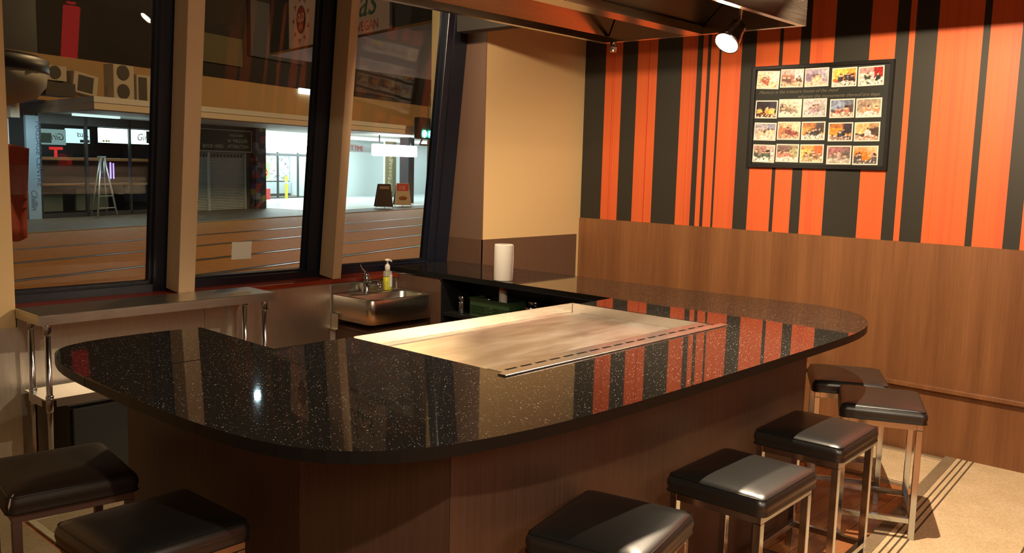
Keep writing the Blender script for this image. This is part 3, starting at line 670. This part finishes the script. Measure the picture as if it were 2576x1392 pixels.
# canopy and building across the street
grey=mat('canopy_paint',(.62,.62,.58),.6); soff=mat('canopy_soffit',(.42,.40,.36),.6); dark=mat('dark_brick',(.022,.016,.012),.85); conc2=mat('concrete_band',(.44,.27,.12),.8)
cp=thing('shop_canopy','pale street canopy with a chamfered corner above the shops opposite','canopy',W(0,0,2.85),A17)
P=[(13.88,16.62),(60,16.62),(60,26.0),(17.2,26.0),(15.6,21.2)]
MB().prism(P,-.13,.0).build('fascia_top',grey,cp); MB().prism([(x+.02,y+.02) for x,y in P],-.28,-.132).build('fascia_lower',mat('cream_fascia',(.66,.58,.46),.6),cp)
MB().prism([(13.98,16.74),(59.9,16.74),(59.9,25.9),(17.1,25.9),(15.7,21.2)],-.30,-.281).build('soffit',soff,cp)
for u_,l_,n_ in ((15.0,1.3,18.6),(23.9,1.3,18.2)):
    MB().box(u_,u_+l_,n_,n_+.12,-.36,-.301).build('tube_light',emis('canopy_tube',(.75,1,.95),.6),cp)
bl=thing('building','long dark building with a concrete band above the canopy across the road','building',W(0,0,0),A17)
MB().box(17.3,60,19.6,19.9,2.86,3.95).build('concrete_band',conc2,bl)
MB().box(12.5,17.29,19.6,19.9,2.86,3.95).build('concrete_band',conc2,bl)
MB().box(10,60,20.2,21,3.0,12).build('upper_wall',dark,bl)
MB().box(20.3,22.4,20.12,20.19,4.45,5.3).build('window',mat('beige_blind',(.12,.10,.05),.8),bl)
MB().box(22.75,25.4,20.08,20.19,4.85,6.6).build('window',mat('blue_grey_panel',(.045,.045,.055),.6),bl)
MB().box(27.7,31.2,20.1,20.19,4.2,5.3).build('window',mat('brown_panel',(.06,.035,.03),.8),bl)
MB().box(13.9,15.2,20.1,20.19,4.0,6.5).build('window',mat('dark_pane',(.03,.03,.03),.3),bl)
MB().box(24.5,25.45,19.52,19.598,3.80,3.98).build('strip_light',emis('strip_glow',(.8,.95,1),2.5),bl)
# air conditioning units on the canopy
acm=mat('air_unit_casing',(.48,.40,.30),.6); acd=mat('air_unit_grille',(.05,.04,.03),.6)
def acunit(u,w,h,fans,label,z=2.855,n=17.8,tilt=0):
    t=sthing('air_conditioner',label,'air conditioner',u,n,z,'air conditioning units on the canopy'); t.rotation_euler=(0,tilt,A17)
    MB().box(0,w,0,.34,.03,h,.01).build('casing',acm,t)
    for k in range(fans):
        hh=h/max(1,fans)
        if fans==0: break
        MB().cyl(min(w,hh)*.40,0,.02,c=(w*.45,-.02,.03+hh*(k+.5)),axis='Y',n=24).build('fan_grille',acd,t)
    if fans==0: pass
    m=MB(); m.box(.04,.08,.02,.3,0,.0295); m.box(w-.08,w-.04,.02,.3,0,.0295); m.build('foot',acd,t)
    return t
acunit(13.62,.55,.36,1,'small round fan air conditioner furthest left on the canopy',z=3.16)
MB().box(13.55,14.3,17.7,18.2,2.856,3.149).build('plinth',acd,cp,loc=(0,0,-2.85))
t=acunit(14.30,.66,.50,0,'tilted square grille air conditioner on the canopy corner',z=2.97,tilt=R(8)); MB().box(.12,.52,-.012,-.001,.08,.44).build('grille',acd,t)
acunit(15.44,.60,.88,2,'tall two fan air conditioner on the canopy in the first window')
t=acunit(16.12,.62,.70,0,'air conditioner cut off by the right frame of the first window'); MB().box(.05,.30,-.012,-.001,.05,.64).build('grille',acd,t)
# corner shop ------------------------------------------------------------
cs=sthing('corner_shop','dark glass fronted corner shop with lit white signs','shop',14.35,19.6)
dk=mat('shop_dark',(.015,.014,.013),.5); wd=mat('bench_timber',(.30,.13,.05),.3)
MB().box(.4,4.99,2.4,2.5,0,2.54).build('back_wall',dk,cs)
MB().box(.4,4.99,0,2.39,-.0,.012).build('shop_floor',dk,cs)
m=MB(); m.box(.40,.48,0,.06,0,2.54); m.box(1.72,1.80,0,.06,0,2.54); m.box(3.1,3.16,0,.06,0,2.54); m.box(4.62,4.70,0,.06,0,2.54); m.box(.48,4.62,0,.06,0,.12); m.box(.48,4.62,0,.06,2.30,2.54); m.build('shopfront_frame',mat('dark_frame',(.03,.03,.03),.4),cs)
m=MB(); m.box(.49,4.6,.3,.55,1.42,1.50,.01); m.box(.49,4.6,.3,.6,.78,.84,.01); m.build('bench',wd,cs)
MB().box(.49,4.6,.56,.6,.85,1.40).build('bench_panel',mat('bench_panel',(.10,.05,.03),.4),cs)
for a,b_ in ((.55,1.5),(1.9,2.9)): MB().box(a,b_,.62,.68,.12,.70).build('lower_panel',mat('olive_panel',(.12,.11,.06),.6),cs)
MB().box(4.71,5.0,-.02,.3,0,2.54).build('side_wall',mat('grey_green_wall',(.22,.25,.22),.7),cs)
MB().box(.05,.39,-.05,.02,0,2.47).build('blue_sign_column',mat('blue_sign',(.26,.37,.48),.5),cs)
m=MB(); m.text('MASSAGE CENTRE',.19,Matrix.Translation((.30,-.054,2.35))@TS@Matrix.Rotation(R(-90),4,'Z')); m.build('sign_lettering',mat('sign_blue_ink',(.06,.10,.18),.6),cs)
m=MB(); m.text('Chillin',.24,Matrix.Translation((.12,-.055,.72))@TS@Matrix.Rotation(R(-90),4,'Z'),shear=.3,sx=.8); m.build('sign_lettering',mat('sign_blue_ink_light',(.10,.16,.27),.6),cs)
def lightbox(u,n,z,w,h,label,glow,parts,mirror=False,name='lightbox_sign',group=None):
    t=sthing(name,label,'illuminated sign',u,n,z,group)
    MB().box(0,w,0,.10,0,h,.008).build('lit_face',glow,t)
    for body,x,y,sz,mt,sh in parts:
        Mx=Matrix.Translation((x,-.004,y))@TS
        if mirror: Mx=Mx@Matrix.Diagonal((-1,1,1,1))
        m=MB(); m.text(body,sz,Mx,shear=sh); m.build('lettering',mt,t)
    return t
ink=mat('black_ink',(.02,.03,.03),.5); cream_ink=mat('pale_ink',(.6,.6,.45),.5)
gp='lit signs inside the corner shop'
t=lightbox(14.86,19.75,1.80,.78,.38,'dim green and white sign behind the corner shop glass',emis('dim_box',(.45,.75,.72),.22),[('Girl',.74,.12,.24,ink,.3)],True,group=gp)
MB().box(.02,.36,-.008,-.001,.04,.28).build('green_panel',mat('sign_green',(.02,.035,.02),.6),t)
t=lightbox(15.68,19.75,1.86,.66,.36,'small white sign with mirrored script left of the brightest sign',emis('mid_box',(.6,.95,1),.75),[('Aus',.62,.16,.22,ink,.3)],True,group=gp)
MB().box(.36,.64,-.008,-.001,.02,.09).build('number_strip',ink,t)
t=lightbox(16.66,19.75,1.90,1.66,.38,'brightest long white shop sign reading Girl in the first window',emis('bright_box',(.72,1,1),2.4),[('Girl',1.16,.10,.27,ink,.3)],group=gp)
m=MB(); m.box(1.50,1.66,-.008,-.001,.03,.36); m.build('green_panel',mat('sign_green2',(.02,.04,.02),.6),t)
m=MB(); m.box(.06,.12,-.008,-.001,.02,.07); m.box(.15,.21,-.008,-.001,.02,.07); m.box(.23,.28,-.008,-.001,.02,.07); m.build('number_strip',mat('yellow_patch',(.5,.5,.05),.5),t)
t=sthing('neon_sign','small red neon T shape inside the corner shop','neon sign',15.32,19.95,1.50)
m=MB(); m.box(0,.38,0,.04,.18,.25,.01); m.box(.14,.22,0,.04,0,.18,.01); m.build('neon_tube',emis('red_neon',(1,.02,.02),.4),t)
t=sthing('neon_sign','narrow blue and violet vertical neon sign in the corner shop','neon sign',17.15,20.0,.95)
m=MB(); m.box(0,.05,0,.03,0,.44,.01); m.box(.10,.14,0,.03,.0,.42,.01); m.build('neon_tube',emis('violet_neon',(.35,.25,1),1.4),t)
# step ladder
ld=sthing('step_ladder','aluminium step ladder standing open before the corner shop','ladder',16.17,19.15)
al=mat('aluminium',(.50,.50,.47),.35,.7)
m=MB()
for s_ in (-1,1): m.tube([(s_*.05,-.03,1.52),(s_*.30-.02,-.18,.03)],.024,6)
m.build('front_rails',al,ld)
m=MB()
for s_ in (-1,1): m.tube([(s_*.05+.03,.03,1.50),(s_*.24+.12,.30,.03)],.018,6)
m.build('rear_rails',al,ld)
m=MB()
for k in range(4):
    z=.3*k+.25; f=1-z/1.52; m.box(-.05-.25*f,.05+.24*f,-.05-.14*f,-.01-.14*f,z-.012,z+.012)
m.build('rung',al,ld)
MB().box(-.09,.09,-.06,.06,1.51,1.55,.005).build('top_cap',mat('ladder_cap',(.25,.25,.24),.5),ld)
# pale panels left of the corner shop and round awning
t=sthing('wall_sign','pale grey wall panels on the corner left of the blue sign','sign panel',13.1,19.9)
MB().box(0,1.12,0,.2,1.45,2.80).build('panel',mat('lilac_panel',(.80,.72,.74),.7),t); MB().box(.93,1.16,-.35,-.10,2.40,2.76).build('box_bracket',mat('cream_box',(.55,.45,.36),.6),t)
MB().box(0,1.22,.0,.2,0,1.449).build('lower_panel',mat('dark_panel',(.05,.04,.04),.7),t)
m=MB(); m.lathe([(.001,0),(.42,.0),(.42,.03),(.001,.03)],(1.0,-.03,.80),n=24,M=Matrix.Rotation(R(90),4,'X')@Matrix.Diagonal((.35,1.6,1,1))); m.build('oval_sign',mat('cream_oval',(.42,.36,.22),.6),t)
aw=thing('round_awning','dark topped round cream awning hanging outside the first window','awning',W(5.78,9.1,2.08),A17)
m=MB(); m.lathe([(.25,-.02),(.60,.0),(.86,.08),(.95,.20),(.97,.33)],n=48); m.build('cream_skirt',mat('cream_metal',(.50,.42,.30),.6),aw)
m=MB(); m.lathe([(.975,.331),(.985,.34),(.985,.46),(.90,.50),(.2,.52)],n=48); m.build('dark_band',mat('dark_band',(.01,.01,.01),.4),aw)
MB().cyl(.03,.52,3.2,c=(0,0,0)).build('hanger',M['black'],aw)
fb=thing('cloth_banner','orange red cloth banner outside the left window above the road','banner',W(6.72,9.35,.64),A17)
bm_=bmesh.new(); g_=[[bm_.verts.new((-.55+.72*i/10,.05*math.sin(i*.8+j*.25),(.05*math.sin(i*.6) if j==0 else 0)+1.10*j/10-(.10*(i/10)**2 if j==10 else 0))) for j in range(11)] for i in range(11)]
for i in range(10):
    for j in range(10): bm_.faces.new((g_[i][j],g_[i+1][j],g_[i+1][j+1],g_[i][j+1])).smooth=True
me=bpy.data.meshes.new('cloth'); bm_.to_mesh(me); bm_.free()
cm=streaky('banner_cloth',(.75,.10,.05),(.55,.10,.05),.7,(1.5,1,2),s=2); me.materials.append(cm); o=bpy.data.objects.new('cloth',me); COL.objects.link(o); o.parent=fb; so=o.modifiers.new('thick','SOLIDIFY'); so.thickness=.004
MB().cyl(.02,-.80,1.2,c=(-.58,.0,0)).build('banner_pole',M['black'],fb)
# shutter shop
sh=sthing('shutter_shop','closed shop with grey roller shutters and dark green sign','shop',17.9,19.6)
MB().box(1.82,4.3,.02,.3,1.78,2.545).build('sign_backing',mat('dark_surround',(.06,.07,.07),.6),sh)
fr_=mat('sign_frame',(.35,.38,.36),.5)
m=MB(); m.box(1.85,4.28,-.04,.0,1.76,1.80); m.box(1.85,4.28,-.04,.0,2.41,2.44); m.box(4.25,4.28,-.04,.0,1.80,2.41); m.build('sign_frame',fr_,sh)
MB().box(1.85,4.249,-.02,.019,1.801,2.409).build('sign_board',mat('sign_dark_green',(.022,.040,.030),.6),sh)
si=mat('sign_pale_letters',(.60,.66,.50),.6)
m=MB(); m.text('BOOK HERE!',.15,Matrix.Translation((2.18,-.022,1.88))@TS); m.text('GOLD COAST',.10,Matrix.Translation((3.28,-.022,2.24))@TS); m.text('#1 WILDLIFE',.155,Matrix.Translation((3.22,-.022,2.06))@TS); m.text('ATTRACTION',.145,Matrix.Translation((3.22,-.022,1.89))@TS); m.build('sign_lettering',si,sh)
stm=mat('roller_shutter',(.42,.47,.45),.5,.2); N,L,b=nt(stm); wv=N.new('ShaderNodeTexWave'); wv.bands_direction='Z'; wv.inputs['Scale'].default_value=6.5; v=coords(stm); L.new(v,wv.inputs['Vector']); bu=N.new('ShaderNodeBump'); bu.inputs['Strength'].default_value=.8; bu.inputs['Distance'].default_value=.02; L.new(wv.outputs['Fac'],bu.inputs['Height']); L.new(bu.outputs['Normal'],b.inputs['Normal'])
L.new(ramp(stm,wv.outputs['Fac'],[(0,(.30,.34,.33)),(1,(.46,.51,.49))]),b.inputs['Base Color'])
for a,b_ in ((1.6,2.42),(2.5,4.0)):
    MB().box(a,b_,.04,.08,.01,1.75).build('roller_shutter',stm,sh)
m=MB(); 
for k in range(14):
    x=1.9+.04+.145*k
    if x<3.95: m.box(x,x+.08,.03,.039,1.60,1.70)
m.build('shutter_slot',mat('slot_dark',(.05,.06,.06),.6),sh)
m=MB(); m.box(2.42,2.50,0,.10,0,1.75); m.box(4.0,4.04,0,.10,0,1.75); m.box(1.51,1.59,0,.1,0,1.75); m.build('shutter_guide',mat('guide_grey',(.45,.48,.46),.5),sh)
MB().box(4.041,4.30,.05,.3,0,1.77).build('door_recess',mat('grey_recess',(.09,.09,.09),.7),sh)
pp=sthing('poster_pillar','street pillar covered with torn colourful posters','pillar',22.22,19.45)
pm=mat('poster_paper',(.1,.1,.1),.7); N,L,b=nt(pm); v=coords(pm,(3,3,4)); vo=N.new('ShaderNodeTexVoronoi'); vo.inputs['Scale'].default_value=1.4; vo.distance='CHEBYCHEV'; L.new(v,vo.inputs['Vector']); se=N.new('ShaderNodeSeparateColor'); L.new(vo.outputs['Color'],se.inputs[0]); L.new(ramp(pm,se.outputs[0],[(0,(.03,.03,.04)),(.3,(.16,.17,.2)),(.5,(.30,.03,.02)),(.62,(.10,.11,.13)),(.78,(.22,.22,.06)),(.86,(.05,.05,.2)),(.93,(.02,.02,.02))],True),b.inputs['Base Color'])
MB().box(0,.47,0,.5,0,2.548).build('shaft',pm,pp)
# bright convenience shop
bsx=sthing('convenience_shop','brilliantly lit convenience shop with glass doors across the road','shop',22.7,19.6)
wt=mat('white_tile',(.75,.80,.80),.25); ww=mat('white_wall',(.78,.84,.84),.6)
sstruct(MB().box(22.72,44,17.4,24.0,.0055,.011),'pavement_tiles',wt,label='bright white tiled pavement before the convenience shop',cat='footpath')
MB().box(4.2,9.2,6.6,6.7,0,2.9).build('rear_wall',ww,bsx)
MB().box(9.6,20,4.0,4.2,0,2.545).build('white_wall',ww,bsx)
MB().box(9.2,9.6,4.0,6.7,0,2.545).build('side_wall',ww,bsx)
MB().box(-.25,-.001,.55,6.7,0,2.545).build('side_wall',mat('shop_side',(.25,.26,.26),.7),bsx)
MB().box(0,9.19,4.45,6.59,2.50,2.545).build('shop_ceiling',ww,bsx)
g2=emis('shop_glow',(.80,1,1),2.0)
MB().box(4.0,9.15,4.30,4.42,2.02,2.50,.0).build('lit_fascia',emis('lit_fascia',(.82,1,1),3.2),bsx)
MB().box(5.45,8.3,4.05,4.29,1.88,2.46,.02).build('lit_sign_box',emis('sign_white',(.9,1,1),9),bsx)
m=MB()
for x in (4.98,6.02,7.28,9.1): m.box(x,x+.07,4.42,4.48,.0,2.02)
m.box(4.4,9.16,4.42,4.48,1.72,1.82); m.box(4.4,9.16,4.42,4.48,0,.05); m.build('door_frame',mat('shop_frame',(.05,.06,.06),.5),bsx)
MB().box(4.3,9.15,6.40,6.5,.65,1.75).build('stocked_shelves',mat('x',(.5,.5,.5),.6),bsx)
gm=bpy.data.materials['x']; gm.name='shop_stock'; N,L,b=nt(gm); v=coords(gm,(4,1,5)); vo=N.new('ShaderNodeTexVoronoi'); vo.inputs['Scale'].default_value=2.2; L.new(v,vo.inputs['Vector']); hs=N.new('ShaderNodeHueSaturation'); hs.inputs['Saturation'].default_value=.35; hs.inputs['Value'].default_value=1.0; L.new(vo.outputs['Color'],hs.inputs['Color']); L.new(hs.outputs[0],b.inputs['Base Color'])
MB().box(4.3,9.15,6.30,6.39,.1,.6).build('low_freezer',mat('freezer',(.55,.62,.64),.4),bsx)
MB().box(1.5,9.0,4.9,6.2,2.46,2.499).build('ceiling_light_panel',g2,bsx)
MB().box(1.0,19.5,1.0,3.4,2.505,2.54).build('canopy_light_panel',emis('canopy_glow',(.80,1,1),1.3),bsx)
t=sthing('no_entry_sign','round red no entry sign on the bright shop door','sign',27.75,23.95,.95)
MB().box(-.4,.42,.02,.04,-.15,.5).build('green_poster',mat('pale_green',(.45,.75,.30),.5),t)
m=MB(); m.cyl(.15,-.01,.01,c=(.12,0,.10),axis='Y'); m.build('red_disc',mat('sign_red',(.75,.05,.04),.5),t); MB().box(.03,.21,-.02,-.011,.075,.125).build('white_bar',M['white_plastic'],t)
for u_,lab in ((28.85,'left yellow bollard before the bright shop doors'),(30.25,'right yellow bollard before the bright shop doors')):
    t=sthing('bollard',lab,'bollard',u_,23.7,.012,'yellow bollards at the bright shop')
    MB().cyl(.055,0,.92).build('post',mat('bollard_yellow',(.85,.75,.03),.5),t); MB().cyl(.057,.60,.68).build('band',M['white_plastic'],t)
t=sthing('crate','red shopping basket stack beside the bright shop door','basket stack',27.35,23.6,.012)
m=MB(); m.prism([(0,0),(.42,0),(.42,.3),(0,.3)],0,.42,bev=.01); m.build('baskets',mat('basket_red',(.6,.06,.05),.5),t)
t=sthing('fascia_sign','narrow fascia sign with red letters behind the right window','sign',27.8,20.6,1.95)
MB().box(0,2.6,0,.06,0,.30).build('board',mat('fascia_grey',(.40,.44,.44),.5),t); m=MB(); m.text('T TIME',.27,Matrix.Translation((1.1,-.01,.05))@TS); m.build('lettering',mat('letters_red',(.55,.04,.03),.5),t)
t=sthing('lightbox_sign','blank rounded white lightbox hanging below the canopy in the right window','illuminated sign',26.78,18.0,1.80)
MB().box(0,2.80,0,.22,0,.42,.05,3).build('lit_face',emis('blank_glow',(.95,1,1),7),t)
m=MB(); m.cyl(.02,.421,.74,c=(.35,.1,0)); m.cyl(.02,.421,.74,c=(2.45,.1,0)); m.build('hanger',M['black'],t)
# pillar banner
t=sthing('pillar_banner','tall brown banner with pale script beside the white wall','banner',33.9,22.3)
MB().box(0,.62,0,.06,.26,2.5).build('banner',mat('brown_banner',(.22,.17,.08),.6),t); MB().box(-.06,-.001,0,.06,0,2.5).build('edge_strip',M['white_plastic'],t)
MB().box(.63,.9,0,.3,0,2.5).build('post',mat('olive_post',(.13,.11,.06),.6),t)
m=MB(); m.text('Massage',.42,Matrix.Translation((.50,-.006,.55))@TS@Matrix.Rotation(R(90),4,'Z'),shear=.2); m.build('lettering',mat('pale_script',(.55,.50,.32),.5),t)
# a-boards
def aboard(u,n,label,face_mt,extra):
    t=sthing('sandwich_board',label,'sandwich board',u,n,.012,'sandwich boards on the far footpath',rot=R(-42)); t.scale=(.66,.66,.97)
    Mx=Matrix(((1,0,0,0),(0,1,.12,-.12),(0,0,1,0),(0,0,0,1)))
    P=[(0,.06),(.92,.06),(.80,.86),(.12,.86)]
    Q=Mx@Matrix(((1,0,0,0),(0,0,1,0),(0,1,0,0),(0,0,0,1)))
    MB().prism(P,-.012,.012,M=Q).build('front_board',face_mt,t)
    Q2=Matrix(((1,0,0,0),(0,1,-.35,.30),(0,0,1,0),(0,0,0,1)))@Matrix(((1,0,0,0),(0,0,1,0),(0,1,0,0),(0,0,0,1)))
    MB().prism(P,.0,.02,M=Q2).build('rear_board',M['black'],t)
    m=MB()
    for x in (.0,.44,.90): m.box(x,x+.025,-.13,-.105,0,.055)
    m.build('foot',M['black'],t); extra(t); return t
def ex1(t):
    m=MB(); m.box(.22,.72,-.05,-.030,.60,.78); m.build('menu_panel',mat('board_tan',(.36,.22,.16),.6),t)
def ex2(t):
    m=MB(); m.box(.14,.78,-.065,-.052,.58,.84); m.build('price_panel',mat('board_red',(.60,.06,.04),.6),t)
    m=MB(); m.text('3.50',.2,Matrix.Translation((.24,-.068,.63))@TS); m.build('lettering',mat('price_pale',(.8,.6,.45),.6),t)
    m=MB(); m.ball((.46,-.115,.32),.1,(2.4,.2,.75)); o=m.build('hot_dog_picture',mat('sausage',(.35,.10,.03),.6),t); 
aboard(25.55,17.2,'dark menu sandwich board on the far footpath',mat('board_dark',(.035,.025,.025),.7),ex1)
aboard(27.2,17.5,'red and cream sandwich board with a hot dog picture',mat('board_cream',(.62,.45,.28),.6),ex2)
# traffic light
tl_=sthing('traffic_light','traffic light showing green beside an arched grey pole','traffic light',27.55,16.38,.02)
m=MB(); m.tube([(.1,0,0),(.1,0,2.9),(.12,0,3.5),(.25,0,3.95),(.6,0,4.3),(1.2,0,4.55)],.055,10); m.build('arched_pole',mat('grey_pole',(.22,.20,.16),.6),tl_)
MB().box(-1.0,-.12,-.35,-.05,2.38,3.12,.06,3).build('signal_head',mat('signal_black',(.008,.010,.010),.5),tl_)
gg=emis('green_signal',(.05,1,.55),26)
for x in (-.80,-.38): MB().lathe([(.001,0),(.125,0),(.125,-.03),(.001,-.04)],(x,-.36,2.56),axis='Y',n=20).build('green_lens',gg,tl_)
m=MB(); m.tube([(-.5,-.1,2.40),(-.5,0,2.2),(.1,0,2.2)],.03,8); m.build('mounting_arm',mat('grey_arm',(.2,.2,.17),.6),tl_)
t=sthing('lamp_post','dark square post standing right of the white wall','post',29.9,18.6,.012)
MB().box(0,.42,0,.4,0,2.53).build('shaft',mat('dark_post',(.05,.05,.055),.6),t)
# our own canopy with hanging sign, seen through the upper panes
oc=thing('street_awning','beige underside of the awning over our own footpath','awning',(0,0,3.0))
Pa=[(6.99,10.9),(6.22,6.58),(7.4,3.2),(20,6.2),(17.5,13.45),(10.77,11.51),(8.79,11.23)]
MB().prism(Pa,0,.03).build('soffit',mat('awning_soffit',(.36,.22,.06),.55),oc)
MB().prism([(6.99,10.9),(6.22,6.58),(6.27,6.55),(7.04,10.9)],.031,.9).build('fascia',mat('awning_fascia',(.045,.05,.055),.7),oc)
for (a,b_,l_,w_) in ((8.3,8.6,1.8,.05),(9.6,9.7,1.2,.04),(7.6,7.9,1.1,.03)):
    o=MB().box(0,l_,0,w_,-.03,-.002).build('tube_light',emis('awning_tube',(.9,.95,1),1.2),oc,loc=(a,b_,0),rot=(0,0,R(19)))
# long hanging sign board: face looks back to the left, along the fascia
dv=Vector((6.22-6.99,6.58-10.9,0)); ang=math.atan2(dv.y,dv.x)
sg=thing('hanging_sign','long white hanging shop sign with a sun face and VEGAN lettering','sign',(6.90,10.45,3.02),ang)
sg.location=(6.955,10.9,3.02)
MB().box(.75,3.35,-.02,.015,0,.66,.002).build('board',mat('sign_cream',(.80,.62,.56),.6),sg)
sgr=mat('script_green',(.03,.16,.06),.6); srd=mat('sign_dull_red',(.42,.08,.05),.6)
MB().text('das',.50,Matrix.Translation((2.36,-.022,.19))@TS,shear=.35,sx=1.05).build('script_lettering',sgr,sg)
MB().text('VEGAN',.15,Matrix.Translation((2.62,-.022,.03))@TS).build('small_lettering',srd,sg)
m=MB(); c0=(1.12,.33)
def disc(m,cx,cz,rx,rz,y,n=28,mi=0):
    vs=[m.bm.verts.new((cx+rx*math.cos(2*math.pi*i/n),y,cz+rz*math.sin(2*math.pi*i/n))) for i in range(n)]; f=m.bm.faces.new(vs); f.material_index=mi
disc(m,*c0,.135,.175,-.0225,mi=0)
for s_ in (-1,1): disc(m,c0[0]+s_*.055,c0[1]+.03,.042,.055,-.0235,mi=1); disc(m,c0[0]+s_*.055,c0[1]+.03,.022,.03,-.0245,mi=0)
disc(m,c0[0],c0[1]-.09,.06,.035,-.0235,mi=2); disc(m,c0[0],c0[1]-.02,.014,.03,-.0235,mi=1)
for k in range(9):
    a=2*math.pi*k/9+.35; e=(math.cos(a),math.sin(a)); q=(-e[1],e[0])
    P=[(c0[0]+e[0]*.20+q[0]*.035,c0[1]+e[1]*.235+q[1]*.035),(c0[0]+e[0]*.20-q[0]*.035,c0[1]+e[1]*.235-q[1]*.035),(c0[0]+e[0]*.27,c0[1]+e[1]*.31)]
    f=m.bm.faces.new([m.bm.verts.new((x,-.0225,z)) for x,z in P]); f.material_index=2
m.build('sun_emblem',[mat('emblem_dark',(.10,.02,.02),.6),mat('emblem_cream',(.62,.45,.36),.6),mat('emblem_red',(.50,.14,.10),.6)],sg)
# pendant street lamp above the road (seen as a glint in the counter)
t=thing('street_lamp','small bluish pendant street lamp hung over the road','street lamp',(8.42,13.6,4.42))
MB().ball((0,0,0),.05,(1,1,.8)).build('lamp_glass',emis('cool_lamp',(.65,.9,1),60),t); MB().cyl(.008,.06,5).build('wire',M['black'],t)
# ================================================================ LIGHTS
def area(name,loc,d,sx,sy,power,col):
    l=bpy.data.lights.new(name,'AREA'); l.shape='RECTANGLE'; l.size=sx; l.size_y=sy; l.energy=power; l.color=col
    o=bpy.data.objects.new(name,l); COL.objects.link(o); o.location=loc; o.rotation_euler=Vector(d).to_track_quat('-Z','Y').to_euler(); return o
def point(name,loc,power,col,r=.1):
    l=bpy.data.lights.new(name,'POINT'); l.energy=power; l.color=col; l.shadow_soft_size=r
    o=bpy.data.objects.new(name,l); COL.objects.link(o); o.location=loc; return o
area('shop_light',W(31,21.5,2.35),(0,0,-1),12,3,120,(.8,1,1))
area('shop_inner_light',W(29.5,25.2,2.4),(0,0,-1),5,1.2,45,(.8,1,1))
area('corner_fill',W(15.6,18.2,2.45),(.0,.25,-1),5,.6,34,(.8,1,.95))  # added fill under the canopy, stretched to lift the blue column and panels
area('hood_fill',(2.35,2.17,2.19),(0,0,-1),.8,.06,5,(1,.80,.56))  # added fill that evens out the griddle plate, no fixture here
# sodium street lighting
point('sodium_street_light',W(14,9.0,7.5),650,(1,.62,.28),.3)
point('sodium_street_light',W(27,10,7.5),800,(1,.62,.28),.3)
point('sodium_street_light',W(3,12,7.5),180,(1,.62,.28),.3)
# added warm fill behind the camera, in place of unseen room lights
area('room_fill',(1.0,-2.2,2.62),(0,0,-1),3,2,58,(1,.78,.56))
w=bpy.data.worlds.new('night'); S.world=w; w.use_nodes=True; w.node_tree.nodes['Background'].inputs[0].default_value=(.010,.009,.010,1); w.node_tree.nodes['Background'].inputs[1].default_value=1
S.view_settings.view_transform='Standard'; S.view_settings.look='None'; S.view_settings.gamma=1; S.view_settings.exposure=.75
S.cycles.use_denoising=True; S.cycles.max_bounces=7; S.cycles.diffuse_bounces=3; S.cycles.glossy_bounces=5; S.cycles.transparent_max_bounces=10; S.cycles.sample_clamp_indirect=8
